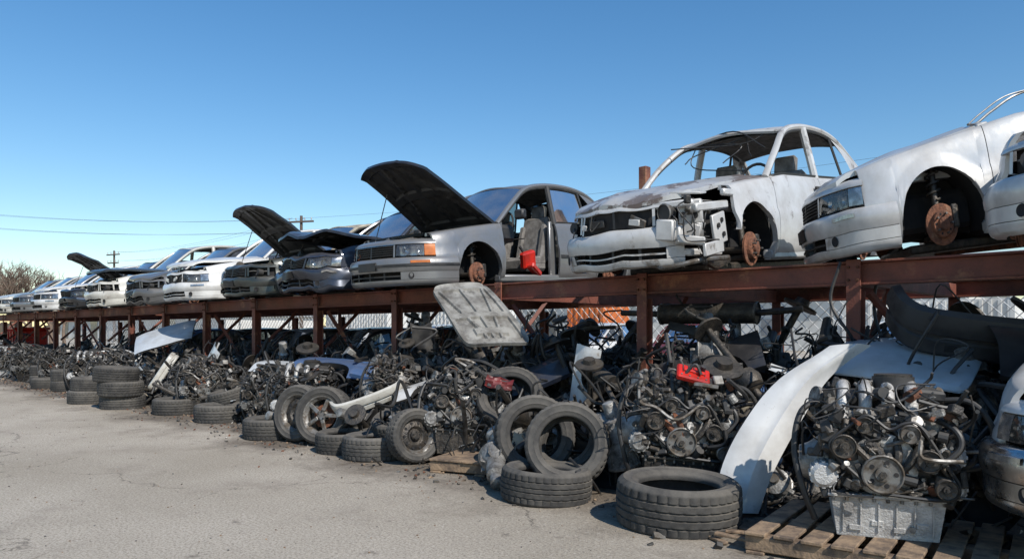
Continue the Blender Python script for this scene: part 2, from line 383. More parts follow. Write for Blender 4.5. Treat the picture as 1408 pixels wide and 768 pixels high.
    for s_ in(-1,1):
        if torn and s_>0: continue
        a,b_=s_*.41,s_*(T_F-.14)
        if head:
            strip(PF,a,b_,[(-.02,.280),(-.065,.29),(-.07,.34),(-.06,.38),(-.03,.398)],M_lamp)
            strip(PF,a,b_,[(-.012,.278),(.010,.285),(.002,.35),(-.014,.396),(-.03,.404)],M_lens,bld=G)
            strip(PF,s_*(T_F-.135),s_*(T_F-.01),[(-.03,.278),(.008,.285),(.0,.35),(-.014,.396),(-.03,.404)],M_amb if stripe else M_lamp)
            for q in(.52,.68):
                p,nr=PF(s_*q); ang=math.atan2(nr.y,nr.x)
                Mx=Matrix.Translation((p.x-nr.x*.05,p.y-nr.y*.05,.34))@Matrix.Rotation(ang,4,'Z')@Matrix.Rotation(pi/2,4,'Y')
                B.lathe([(.001,-.01),(.02,-.005),(.042,.02),(.046,.03)],M_chr,16,Mx)
        else:
            strip(PF,a,a+s_*.03,[(-.06,.275),(.0,.285),(-.01,.40),(-.06,.41)],paintm)
            strip(PF,b_,b_+s_*.03,[(-.06,.275),(.0,.285),(-.01,.40),(-.06,.41)],paintm)
            strip(PF,a,b_,[(-.06,.34),(-.03,.345),(-.03,.355),(-.06,.36)],M_steel)
            p,nr=PF(s_*.6); B.cyl((p.x,p.y+.01,.34),(p.x,p.y+.09,.33),.045,M_plas)
            B.tube(spline([(p.x,p.y+.02,.34),(p.x+.05,p.y-.04,.30),(p.x+.02,p.y-.03,.25)]),.006,M_hose,n=5)
    strip(PF,-T_F,tF,[(-.03,.402),(-.008,.405),(-.010,.415),(-.022,.430),(-.045,.445),(-.08,.458)],paintm)
    if torn:
        for (c,d_,ro) in (((.56,.30,.20),(.11,.62,.13),(0,0,.0)),((.64,.12,.36),(.20,.05,.17),(0,0,.25)),((.72,.30,.40),(.05,.50,.06),(.08,0,0)),((.50,-.02,.24),(.16,.10,.15),(0,.1,.1)),
            ((.74,.38,.24),(.03,.20,.22),(.2,0,0)),((.66,.10,.23),(.14,.03,.10),(0,.3,.3)),((.52,.05,.42),(.36,.05,.05),(0,0,.2)),((.76,.50,.50),(.05,.16,.05),(0,0,0)),((.62,.3,.08),(.10,.5,.05),(0,.1,0)),
            ((.70,.02,.16),(.22,.04,.06),(0,.15,.5)),((.78,.22,.10),(.03,.34,.09),(.1,0,.1)),((.60,.16,.50),(.26,.14,.015),(.1,.1,.2))):
            B.box(c,d_,paintm,b=.012,rot=ro)
        for (c) in ((.66,.088,.40),(.60,.075,.34),(.70,.10,.33)): B.cyl(c,(c[0]+.003,c[1]-.012,c[2]),.022,M_dark,n=12)
        for (c) in ((.76,.34,.26),(.76,.42,.20),(.755,.40,.30)): B.cyl(c,(c[0]+.012,c[1],c[2]),.018,M_dark,n=12)
        B.cyl((.49,-.03,.36),(.49,.05,.36),.062,M_plas,n=18); B.lathe([(.062,0),(.07,.004),(.06,.012)],M_steel,18,Matrix.Translation((.49,-.03,.36))@Matrix.Rotation(pi/2,4,'X'))
        I.box((.6,.42,.28),(.10,.25,.34),M_dark,b=.02); 
        for k in range(10):
            q=Vector((rnd.uniform(.5,.78),rnd.uniform(-.02,.3),rnd.uniform(.2,.45)))
            B.tube(spline([q,q+Vector((rnd.uniform(-.06,.1),-.06,-.06)),q+Vector((rnd.uniform(-.06,.1),-.03,-.2)),q+Vector((rnd.uniform(-.05,.14),.05,-.22))]),.006,M_hose,n=5)
            B.box(q,(.05,.05,.06),rnd.choice([M_steel,M_iron,paintm]),rot=(rnd.random(),0,rnd.random()))
        B.tube(spline([(.70,.2,.02),(.62,.5,-.02),(.60,.75,.02)]),.03,M_iron)
        B.tube(spline([(.35,.02,.0),(.5,-.05,-.02),(.75,.1,.02),(.78,.45,.03)]),.018,M_steel)
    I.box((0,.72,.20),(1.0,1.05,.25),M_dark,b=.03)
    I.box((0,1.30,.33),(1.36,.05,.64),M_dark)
    for s_ in(-1,1): I.box((s_*.52,.75,.43),(.08,1.1,.07),paintm)
    for k in range(26 if (hood>0 or hood_off) else 3):
        c=(rnd.uniform(-.48,.48),rnd.uniform(.2,1.15),rnd.uniform(.33,.43)); mm=rnd.choice([M_iron,M_plas,M_alu,M_plas,M_steel])
        if rnd.random()<.5: I.box(c,(rnd.uniform(.06,.24),rnd.uniform(.06,.24),rnd.uniform(.05,.12)),mm,rot=(rnd.uniform(-.3,.3),rnd.uniform(-.3,.3),rnd.uniform(0,3)))
        else: I.cyl(c,(c[0]+rnd.uniform(-.1,.1),c[1]+rnd.uniform(-.1,.1),c[2]+.06),rnd.uniform(.03,.08),mm)
    if not hood_off:
        hy=1.275; hz_=zt(hy)+.006
        def hp(u,v):
            u=u*2-1; hw=(.56+.13*v)
            x=u*hw*1.02
            yf=.6-.7*max(0,1-(abs(x)/(W0*.97))**PE)**(1/PE)+.045
            y=yf+(hy-yf)*v; z=zt(y)+.004+.045*(1-u**4)*(.3+.7*min(1,v*1.6+.15))-.025*max(0,1-v/.06)
            z+=.010*math.exp(-((abs(u)-.5-.15*(v))/.05)**2)
            if crump>0: z+=crump*.9*(1-v)*rg(x*1.7+seed,y*1.7+5,seed*.7)+crump*.35*(1-v)
            else: z+=.008*nz(x*3+seed,y*3,1.)
            return (x,y,z)
        def under(u,v):
            x,y,z=hp(u,v); U=abs(u*2-1)
            rib=1 if (U>.84 or v<.1 or v>.9 or U<.07 or abs(U-(.15+.65*v))<.055 or abs(v-.5)<.05) else 0
            return (x,y,z-.012-.022*rib)
        Mh=Matrix.Translation((0,hy,hz_))@Matrix.Rotation(-math.radians(hood),4,'X')@Matrix.Translation((0,-hy,-hz_))
        hm=hoodm or paintm
        H.grid(hp,28,28,hm,Mh); H.grid(under,48,48,M_plas if not torn else M_dark,Mh)
        for u in(0,1): H.rows([[hp(u,j/28) for j in range(29)],[(hp(u,j/28)[0],hp(u,j/28)[1],hp(u,j/28)[2]-.034) for j in range(29)]],hm,Mh)
        H.rows([[hp(j/28,0) for j in range(29)],[(hp(j/28,0)[0],hp(j/28,0)[1],hp(j/28,0)[2]-.034) for j in range(29)]],hm,Mh)
        if hood>5: I.cyl((-.5,.3,.45),Mh@Vector((-.5,.45,.52)),.006,M_steel,n=6)
    if not front_only:
        I.box((0,1.35,.655),(1.36,.12,.03),M_plas)
        cb=3.86 if sedan else 4.25
        gp=gpaint or paintm
        if roofed:
            def roofz(y): return interp([(1.95,1.105),(2.05,1.135),(2.2,1.165),(2.45,1.188),(2.8,1.190),(3.0,1.172),(3.15,1.145),(3.25,1.115)],y)
            def roof(u,v):
                y=1.95+1.3*v; hw=.575-.02*abs(v-.4); U=u*2-1; yy=y-.05*(1-U*U)*(1-v)+.05*(1-U*U)*v
                return (U*hw,yy,roofz(y)+.048*(1-abs(U)**2.6)-.004+.004*nz(U*3,y*3,seed))
            B.grid(roof,18,20,gp); B.grid(lambda u,v:(roof(u,v)[0]*.97,roof(u,v)[1],roof(u,v)[2]-.035),10,10,M_seat)
            for sg in(-1,1):
                rail=spline([(sg*(W0-.13),1.28,.655),(sg*.668,1.60,.905),(sg*.595,1.93,1.10),(sg*.583,2.25,1.168),(sg*.580,2.6,1.188),(sg*.583,2.95,1.172),(sg*.595,3.25,1.105),(sg*.65,3.55,.93),(sg*(W0-.14),cb,.740)],6)
                B.tube(rail,.034,gp,n=8,flat=.8)
                rail2=[(p.x+sg*.010,p.y,p.z-.030) for p in rail[2:36]]
                B.tube(rail2,.014,M_plas,n=6)
                B.tube([(sg*(W0-.12),2.36,.69),(sg*.66,2.36,.93),(sg*.595,2.37,1.16)],.040,M_plas if side else gp,n=8)
                def cp(u,v,sg=sg):
                    a=Vector((sg*.598,3.04,1.145)).lerp(Vector((sg*.605,3.24,1.10)),u); b_=Vector((sg*(W0-.12),3.46,.725)).lerp(Vector((sg*(W0-.13),cb,.735)),u)
                    p=a.lerp(b_,v); p.x+=sg*.03*math.sin(pi*v); return p
                B.grid(cp,5,8,gp)
                B.tube([(sg*(W0-.115),3.08,.72),(sg*.60,3.02,1.13)],.014,M_plas,n=6)
                if side:
                    for (a,b2,c,d) in (((1.40,.71),(2.31,.72),(2.33,1.15),(1.95,1.07)),((2.41,.72),(3.05,.73),(3.0,1.13),(2.42,1.16))):
                        if a[0]<2 and 'f' not in doors and sg>0: continue
                        def sx(z): return sg*(W0-.115-(z-.7)*.33)
                        G.add([(sx(q[1]),q[0],q[1]) for q in (a,b2,c,d)],[(0,1,2,3)],M_glass)
                if side and sg>0: B.box((sg*(W0+.03),1.55,.76),(.16,.09,.11),M_plas,b=.03)
            def patch(w0,y0,z0,w1,y1,z1,cr):
                def f(u,v):
                    U=u*2-1; w=w0+(w1-w0)*v
                    return (U*w,y0+(y1-y0)*v+cr*(1-U*U),z0+(z1-z0)*v+.03*(1-U*U)*v)
                return f
            if wind: G.grid(patch(.69,1.36,.670,.565,1.95,1.11,-.09),12,4,M_glass)
            if wind: G.grid(patch(.56,3.26,1.11,.66,cb-.02,.745,.07),12,4,M_glass)
            B.tube(spline([(-.575,1.95,1.105),(0,1.89,1.155),(.575,1.95,1.105)]),.02,gp,n=6)
            B.tube(spline([(-.575,3.26,1.10),(0,3.32,1.155),(.575,3.26,1.10)]),.02,gp,n=6)
            if not wind:
                for s_ in(-1,1): B.tube(spline([(s_*.70,1.31,.69),(s_*.645,1.62,.905),(s_*.57,1.92,1.085)]),.013,M_plas,n=5)
                for k in range(6): I.tube(spline([(rnd.uniform(-.5,.5),1.95,1.12),(rnd.uniform(-.5,.5),1.85,rnd.uniform(.9,1.2)),(rnd.uniform(-.6,.6),1.7,rnd.uniform(.75,1.1))]),.006,M_hose,n=5)
        for sg in(-1,1):
            for (ya,dd) in ((2.2,'f'),(3.0,'r')):
                if dd in doors: B.box((sg*(W0-.016),ya,.60),(.03,.13,.028),M_plas,b=.008)
        B.tube(spline([(-.69,1.36,.665),(0,1.27,.68),(.69,1.36,.665)]),.02,M_plas,n=6)
        def trunk(u,v):
            U=u*2-1; y=cb-.06+(L-.02-(cb-.06))*v
            x=U*(min(Wd(y),W0)-.165)
            return (x,y+.06*(1-U*U)*v,zt(y)+.006+.03*(1-U**4)-.04*max(0,v-.85)/.15)
        B.grid(trunk,12,12,paintm)
        def stripR(t0,t1,prof,mt):
            n=max(2,int(abs(t1-t0)/.06)); rows=[]
            for i in range(n+1):
                p,nr=PR(t0+(t1-t0)*i/n); rows.append([(p.x+nr.x*o,p.y+nr.y*o,z) for o,z in prof])
            B.rows(rows,mt)
        stripR(-TR+.2,TR-.2,[(-.03,.28),(0,.29),(.0,.66),(-.03,.69)],paintm)
        stripR(-TR+.05,TR-.05,[(-.05,-.01),(.03,.0),(.05,.1),(.06,.25),(.02,.29),(-.03,.29)],bm_)
        for s_ in(-1,1): stripR(s_*.45,s_*.95,[(-.02,.46),(.012,.47),(.012,.62),(-.02,.63)],M_redl)
        I.box((0,2.35,.03),(1.40,2.1,.05),M_dark)
        I.box((0,1.52,.56),(1.34,.30,.20),M_plas,b=.06)
        I.box((0,3.55,.66),(1.30,.55,.04),M_dark)
        I.box((0,2.2,.15),(.2,1.3,.18),M_plas,b=.04)
        if roofed:
            for sx in(-.36,.36):
                I.box((sx,2.08,.22),(.48,.50,.16),M_seat,b=.05)
                I.box((sx,2.36,.52),(.46,.13,.58),M_seat,b=.06,rot=(-.28,0,0))
                for q in(-.2,.2): I.box((sx+q,2.33,.48),(.09,.16,.44),M_seat,b=.03,rot=(-.28,0,0)); I.box((sx+q,2.08,.27),(.09,.46,.10),M_seat,b=.03)
                I.box((sx,2.46,.87),(.24,.09,.16),M_seat,b=.04,rot=(-.2,0,0))
            rw=[(.36+.17*math.cos(a),1.75+.06*math.sin(a),.68+.16*math.sin(a)) for a in [k*2*pi/24 for k in range(25)]]
            I.tube(rw,.013,M_plas,n=6); I.cyl((.36,1.60,.62),(.36,1.76,.68),.03,M_plas); I.box((.36,1.75,.68),(.30,.02,.04),M_plas)
        I.box((0,2.95,.25),(1.25,.46,.16),M_seat,b=.05); I.box((0,3.22,.5),(1.25,.13,.5),M_seat,b=.06,rot=(-.3,0,0))
        I.box((0,2.3,-.03),(.9,3.2,.06),M_iron,b=.02); I.tube([(.2,1.,-.05),(.25,2.,-.07),(.2,3.2,-.05),(.3,4.2,-.03)],.03,M_rust)
        I.box((0,4.0,.2),(1.1,.6,.4),M_dark)
        for k in range(8):
            I.tube(spline([(rnd.uniform(-.6,.6),rnd.uniform(1.5,2),rnd.uniform(.5,.75)) for _ in range(4)]),.007,M_hose,n=5)
    B.obj('body',root,38); I.obj('interior_and_hubs',root)
    if H.v: H.obj('hood',root,28)
    if G.v: G.obj('glass',root)
    return root
# ------------------------------------------------------------------ tyre
def tyre_mesh(name,n=150):
    b=MB(); R=.325
    side=[(.205,-.080),(.212,-.093),(.222,-.097),(.24,-.108),(.243,-.111),(.247,-.109),(.268,-.116),(.285,-.116),(.289,-.119),(.293,-.115),(.303,-.110),(.313,-.100),(.318,-.094)]
    tr=[]
    zs=[-.086,-.062,-.060,-.052,-.050,-.030,-.022,-.020,-.012,-.010,.010,.012,.020,.022,.030,.050,.052,.060,.062,.086]
    gro={-.060,-.052,-.020,-.012,.012,.020,.052,.060}
    for z in zs:
        rr=R-.006*(z/.086)**2
        tr.append((rr,z,'g' if z in gro else ('s' if abs(z)>.061 else 'c')))
    prof=[(r,z,'w') for r,z in side]+tr+[(r,-z,'w') for r,z in reversed(side)]+[(.21,.065,'w'),(.26,.085,'w'),(.296,.075,'w'),(.303,0,'w'),(.296,-.075,'w'),(.26,-.085,'w'),(.21,-.065,'w')]
    rows=[]
    for r,z,k in prof:
        row=[]
        for i in range(n):
            rr=r
            if k=='g': rr-=.011
            if k=='s' and i%4==0: rr-=.010
            if k=='c' and (i+int(abs(z)*120))%5==0: rr-=.006
            if k=='w' and .300<r<.32 and i%4==0: rr-=.005
            a=2*pi*i/n; row.append((rr*math.cos(a),rr*math.sin(a),z))
        rows.append(row)
    rows.append(rows[0])
    b.rows(rows,M_rub,closed=True)
    return b.mesh(name,50)
TY=tyre_mesh('tyre')
def rim_mesh(kind):
    b=MB()
    mt=M_steel if kind==0 else M_iron
    b.lathe([(.200,-.09),(.214,-.095),(.214,-.085),(.198,-.075),(.185,-.04),(.175,.05),(.198,.08),(.214,.09),(.214,.098),(.2,.092)],M_steel,40)
    if kind==0:
        for k in range(5):
            Mx=Matrix.Rotation(k*2*pi/5,4,'Z')
            b.box((.125,0,.065),(.15,.045,.025),mt,Mx,b=.01,rot=(0,.1,0))
    else:
        b.lathe([(.19,.03),(.15,.055),(.11,.06),(.08,.03),(.001,.03)],mt,30)
        for k in range(10):
            a=k*2*pi/10; b.cyl((.15*math.cos(a),.15*math.sin(a),.045),(.15*math.cos(a),.15*math.sin(a),.062),.016,M_dark,n=10)
    b.lathe([(.001,.075),(.045,.075),(.06,.06),(.06,.0)],mt,20)
    for k in range(5):
        a=k*2*pi/5+.3; b.cyl((.042*math.cos(a),.042*math.sin(a),.06),(.042*math.cos(a),.042*math.sin(a),.085),.008,M_dark,n=6)
    b.lathe([(.13,-.02),(.13,.0),(.001,.0)],M_rust,24)
    return b.mesh('rim',30)
RIM=[rim_mesh(0),rim_mesh(1)]
def tyre(x,y,z=0,rx=0,ry=0,rz=0,s=1.,rim=None,wid=1.):
    if rim is None:
        return put(TY,'car_tyre',(x,y,z),(rx,ry,rz),(s,s,s*wid))
    e=empty('car_wheel',(x,y,z),(rx,ry,rz),(s,s,s*wid))
    put(TY,'tyre',parent=e); put(RIM[rim],'rim',parent=e); return e
# ------------------------------------------------------------------ engine
def engine_mesh(seed,hero=False):
    r=random.Random(seed); b=MB()
    def taper(c,d0,d1,h,mt,rib=0):
        vs=[]
        for (dx,dy),z in ((d0,0),(d1,h)):
            for sx,sy in((-1,-1),(1,-1),(1,1),(-1,1)): vs.append((c[0]+sx*dx/2,c[1]+sy*dy/2,c[2]+z))
        b.add(vs,[(0,1,2,3),(4,5,6,7),(0,1,5,4),(1,2,6,5),(2,3,7,6),(3,0,4,7)],mt)
    pm=M_alu2 if hero else M_iron
    taper((0,0,0),(.50,.46),(.56,.52),.22,pm)
    b.box((0,0,.228),(.60,.56,.018),pm,b=.006)
    for k in range(9): b.cyl((-.27+k*.0675,-.27,.20),(-.27+k*.0675,-.27,.245),.009,M_steel,n=6)
    for k in range(6): b.box((-.22+k*.088,-.245,.11),(.008,.02,.17),pm,rot=(.13,0,0))
    for k in range(4): b.box((-.16+.11*k,-.242,.05+.03*(k%2)),(.06,.012,.03),pm,rot=(.13,0,0))
    b.cyl((.12,-.23,.06),(.12,-.26,.06),.018,M_steel,n=6)
    b.box((0,0,.40),(.58,.42,.33),M_iron,b=.03)
    for k in range(5): b.box((-.24+k*.12,-.215,.40),(.018,.03,.30),M_iron,b=.006)
    b.box((0,.02,.62),(.56,.36,.12),M_alu,b=.02)
    b.lathe([(.17,0),(.17,.05),(.14,.06),(.001,.06)],M_alu,24,Matrix.Translation((-.02,-.21,.40))@Matrix.Rotation(pi/2,4,'X'))
    def pulley(x,z,R,y=-.30,mt=M_steel,cm=M_iron):
        Mx=Matrix.Translation((x,y,z))@Matrix.Rotation(pi/2,4,'X')
        b.lathe([(R,-.02),(R,-.016),(R*.9,-.010),(R,-.004),(R*.9,.002),(R,.008),(R*.9,.014),(R,.02),(R*.93,.024),(R*.85,.012),(R*.4,.008),(R*.36,.03),(.001,.03)],mt,28,Mx)
        b.lathe([(R*.18,.03),(R*.18,.042),(.001,.042)],cm,6,Mx)
        if R>.06:
            for k in range(5):
                a=k*2*pi/5; b.cyl((R*.62*math.cos(a),R*.62*math.sin(a),.008),(R*.62*math.cos(a),R*.62*math.sin(a),.0125),R*.12,M_dark,n=10,M=Mx)
        b.cyl((x,y,z),(x,-.18,z),R*.35,M_iron,M=None)
    pl=[(-.03,.36,.105),(.19,.44,.06),(-.22,.50,.065),(.10,.58,.05),(.27,.30,.055),(-.12,.62,.045)]
    for i,(x,z,R) in enumerate(pl): pulley(x,z,R,-.30-.004*i,r.choice([M_steel,M_iron,M_iron]))
    bl=[(-.03,.36-.108),(.27,.30-.06),(.33,.31),(.26,.44),(.15,.62),(.08,.635),(.0,.6),(-.1,.67),(-.18,.62),(-.28,.53),(-.27,.46),(-.14,.33),(-.03,.36-.108)]
    b.tube(spline([(x,-.30,z) for x,z in bl],5),.010,M_hose,n=6)
    am=M_alu2 if hero else M_alu
    def alt(c,R,h,ax):
        Mx=Matrix.Translation(c)@ax
        b.lathe([(.001,0),(R*.7,0),(R,.02),(R,h*.4),(R*.93,h*.42),(R*.93,h*.55),(R,h*.57),(R,h-.02),(R*.7,h),(.001,h)],am,20,Mx)
        for k in range(12):
            a=k*pi/6; b.box((R*1.0*math.cos(a),R*1.0*math.sin(a),h*.5),(.012,.02,h*.8),am,Mx,b=.003,rot=(0,0,a))
    RX=Matrix.Rotation(pi/2,4,'X'); RY=Matrix.Rotation(pi/2,4,'Y')
    alt((.30,-.1,.46),.075,.16,RX); alt((-.32,-.12,.33),.07,.17,RX); alt((.33,-.05,.28),.06,.15,RX)
    b.box((.02,.08,.73),(.54,.17,.09),M_plas if not hero else M_iron,b=.03,rot=(.15,0,0))
    for k in range(4):
        x=-.20+k*.115
        b.tube(spline([(x,.13,.70),(x-.005,.06,.80),(x-.01,-.06,.81),(x-.015,-.15,.74),(x-.02,-.17,.64)],6),.034 if hero else .024,am if hero else M_iron,n=12)
        b.cyl((x,-.165,.63),(x,-.165,.615),.05,am,n=14)
        b.lathe([(.037,0),(.041,.004),(.041,.014),(.037,.018)],M_steel,14,Matrix.Translation((x-.008,-.03,.81))@RX)
    b.cyl((-.27,.13,.70),(.30,.13,.70),.055,am,n=16)
    b.cyl((-.34,-.02,.74),(-.22,.05,.72),.055,M_iron,n=16); b.cyl((-.36,-.03,.745),(-.34,-.02,.74),.062,M_alu,n=16)
    b.box((.20,-.05,.78),(.16,.20,.06),M_plas,b=.02,rot=(.1,.1,.3))
    b.cyl((.06,.02,.80),(.06,.02,.865),.11,M_plas,n=24); b.cyl((.06,.02,.865),(.06,.02,.88),.10,M_iron,n=24)
    for k in range(4):
        x=-.2+k*.12; b.tube(spline([(x,-.20,.55),(x,-.26,.53),(x*.6+.02,-.29,.44),(.0,-.27,.30)],5),.022,M_rust if r.random()<.25 else M_iron,n=8)
    for k in range(260):
        f=r.random()
        if f<.55: p=Vector((r.uniform(-.33,.33),-.22-r.random()*.06,r.uniform(.24,.72)))
        elif f<.75: p=Vector((r.choice([-1,1])*(.28+r.random()*.08),r.uniform(-.22,.2),r.uniform(.24,.75)))
        else: p=Vector((r.uniform(-.3,.3),r.uniform(-.2,.2),r.uniform(.68,.82)))
        mt=r.choice([M_alu,M_iron,M_iron,M_plas,M_steel,M_iron,M_plas,M_plas]) if r.random()<.95 else M_rust
        q=r.random()
        ro=(r.uniform(-.5,.5),r.uniform(-.5,.5),r.uniform(-.5,.5))
        if q<.35: b.box(p,(r.uniform(.02,.09),r.uniform(.02,.06),r.uniform(.02,.09)),mt,rot=ro,b=.006)
        elif q<.75:
            d=Vector((r.uniform(-1,1),r.uniform(-1.4,.2),r.uniform(-1,1))).normalized()*r.uniform(.02,.09); b.cyl(p,p+d,r.uniform(.008,.032),mt,n=10)
        else: b.cyl(p,p+Vector((0,-.03,0)),.010,M_steel,n=6)
    for k in range(46):
        p=Vector((r.uniform(-.33,.33),r.uniform(-.28,-.1),r.uniform(.3,.82))); pts=[p]
        for _ in range(r.randint(2,4)): p=p+Vector((r.uniform(-.22,.22),r.uniform(-.07,.07),r.uniform(-.16,.14))); p.x=max(-.42,min(.42,p.x)); p.y=min(-.02 if p.z<.7 else .2,max(-.36,p.y)); p.z=max(.24 if hero else .12,min(.92,p.z)); pts.append(p)
        b.tube(spline(pts,5),r.choice([.004,.005,.006,.008,.012,.016]),r.choice([M_hose,M_hose,M_hose,M_plas,M_steel]),n=6)
    b.tube(spline([(-.30,-.02,.74),(-.43,-.08,.66),(-.47,-.14,.45),(-.42,-.18,.22),(-.36,-.16,.06)],8),.018,M_hose,n=10)
    b.tube(spline([(.25,-.05,.74),(.42,-.1,.74),(.52,-.12,.60),(.50,-.12,.42),(.36,-.1,.36)],8),.016,M_hose,n=10)
    b.tube(spline([(.1,-.1,.70),(.3,-.24,.62),(.34,-.28,.52),(.25,-.30,.42)],8),.018,M_hose,n=10)
    b.lathe([(.001,0),(.09,0),(.11,.05),(.16,.12),(.17,.14),(.17,.16),(.001,.16)],M_alu,22,Matrix.Translation((-.44,.02,.36))@RY)
    return b.mesh('engine_block',32)
ENG=[engine_mesh(3,True),engine_mesh(8),engine_mesh(21)]
def engine(k,x,y,z=0,yaw=0,rx=0,ry=0,s=1.):
    return put(ENG[k],'car_engine',(x,y,z),(rx,ry,math.radians(yaw)),s)
# ------------------------------------------------------------------ sheet panels
def sheet(name,p00,p10,p11,p01,mt,bulge=.06,crum=.01,under=None,ribs=False,n=26,seed=0,th=.012):
    p00,p10,p11,p01=[Vector(p) for p in (p00,p10,p11,p01)]
    nr=((p10-p00).cross(p01-p00)).normalized()
    def f(u,v):
        p=p00.lerp(p10,u).lerp(p01.lerp(p11,u),v)
        p=p+nr*(bulge*(1-(2*u-1)**2)*.6+bulge*(1-(2*v-1)**2)*.6+crum*rg(u*1.7+seed,v*1.7,seed*1.7))
        e=max(abs(2*u-1),abs(2*v-1)); p=p-nr*(.02*max(0,(e-.93)/.07))
        c=p00.lerp(p11,.5); k=max(0,abs(2*u-1)**6*abs(2*v-1)**6); return p.lerp(c,k*.10)
    def g(u,v):
        rib=0
        if ribs:
            U=abs(2*u-1); rib=1 if (U>.84 or v<.1 or v>.9 or U<.06 or abs(U-(.15+.65*v))<.05 or abs(v-.45)<.045 or (U<.5 and abs(v-.2)<.04)) else 0
        return f(u,v)-nr*(th+.026*rib)
    b=MB(); b.grid(f,n,n,mt)
    m2=n*2 if ribs else n
    b.grid(g,m2,m2,under or mt)
    for u in(0,1): b.rows([[f(u,j/n) for j in range(n+1)],[f(u,j/n)-nr*(th+.026*ribs) for j in range(n+1)]],mt)
    for v in(0,1): b.rows([[f(j/n,v) for j in range(n+1)],[f(j/n,v)-nr*(th+.026*ribs) for j in range(n+1)]],mt)
    return b.obj(name,None,30)
def door_mesh(mt):
    b=MB()
    def f(u,v):
        z=.62*v; return ((u-.5)*(1.02-.06*(1-v)),-.05*(1-(2*v-.9)**2)-(.012 if v>.55 else 0)+.012*nz(u*3,v*3,2),z)
    b.grid(f,14,14,mt); b.grid(lambda u,v:(f(u,v)[0],.05+.01*nz(u*5,v*5),f(u,v)[2]),8,8,M_plas)
    for u in(0,1): b.rows([[f(u,j/14) for j in range(15)],[(f(u,j/14)[0],.05,f(u,j/14)[2]) for j in range(15)]],mt)
    b.rows([[f(j/14,0) for j in range(15)],[(f(j/14,0)[0],.05,0) for j in range(15)]],mt); b.rows([[f(j/14,1) for j in range(15)],[(f(j/14,1)[0],.05,.62) for j in range(15)]],M_plas)
    b.tube(spline([(-.50,.0,.61),(-.30,.05,.86),(-.05,.08,1.0),(.30,.08,1.03),(.47,.07,1.0),(.50,.0,.61)],5),.018,mt,n=6,flat=1.3)
    b.box((.38,-.05,.47),(.14,.025,.03),M_plas); b.tube([(.1,.03,.5),(-.2,.06,.3)],.01,M_steel,n=5)
    for k in range(3): b.box((-.1+k*.2,.065,.25+.05*k),(.22,.04,.08),M_plas,b=.015)
    return b.mesh('car_door',35)
def fender_mesh(mt):
    b=MB(); rows=[]
    for i in range(37):
        x=-.55+1.1*i/36; a=.02
        if abs(x-.05)<.34: a=max(.02,math.sqrt(.34**2-(x-.05)**2))
        T=.50+.10*i/36; r=[(x,.04,a+.005)]
        for k in range(11):
            z=a+(T-a)*k/10; s_=z/T; r.append((x,-.05*math.sin(pi*min(1,s_*1.05))+.18*.3*max(0,-x-.35)+.02*nz(x*3,z*4),z))
        r+=[(x,.03,T+.02),(x,.10,T+.022),(x,.12,T-.02)]; rows.append(r)
    b.rows(rows,mt); b.rows([[ (p[0],p[1]+.006,p[2]) for p in r] for r in rows],M_plas)
    return b.mesh('car_fender',40)
def bumper_mesh(mt):
    b=MB(); path=spline([(-.82,.55,0),(-.80,.25,0),(-.68,.06,0),(-.35,-.01,0),(0,-.02,0),(.35,-.01,0),(.68,.06,0),(.80,.25,0),(.82,.55,0)],6)
    rows=[]
    for i,p in enumerate(path):
        a=path[max(0,i-1)];c=path[min(len(path)-1,i+1)]; d=(c-a).normalized(); n_=Vector((d.y,-d.x,0))
        rows.append([p+n_*o+Vector((0,0,z)) for o,z in ((-.05,0),(.0,.0),(.03,.03),(.03,.12),(.015,.135),(.015,.16),(.045,.175),(.05,.25),(.03,.32),(-.03,.34))])
    b.rows(rows,mt); b.rows([[q+Vector((0,.006,0)) for q in r] for r in rows],M_plas)
    for s_ in(-1,1): b.box((s_*.42,.0,.08),(.26,.05,.06),M_dark)
    return b.mesh('bumper_cover',40)
def hoodm_mesh(mt,under):
    b=MB()
    def f(u,v): 
        U=2*u-1; return (U*(.60+.06*v),.05*(1-U**4)*-1-.03*math.sin(pi*v),1.05*v+.06*(U*U)*(1-v))
    b.grid(f,16,16,mt)
    def g(u,v):
        x,y,z=f(u,v); U=abs(2*u-1); rib=1 if (U>.84 or v<.1 or v>.9 or U<.06 or abs(U-(.15+.65*v))<.05 or abs(v-.45)<.045) else 0
        return (x,y+.012+.022*rib,z)
    b.grid(g,44,44,under); return b.mesh('car_hood',30)
DOORS={m.name:door_mesh(m) for m in (M_blk,M_navy,M_gry,M_wht,M_blu,M_sil,M_grn)}
FEND={m.name:fender_mesh(m) for m in (M_blk,M_gry,M_wht,M_blu,M_lblu)}
BUMP={m.name:bumper_mesh(m) for m in (M_plas,M_blk,M_gry,M_wht2)}
HOODS={m.name:hoodm_mesh(m,M_plas) for m in (M_blk,M_gry,M_lblu)}
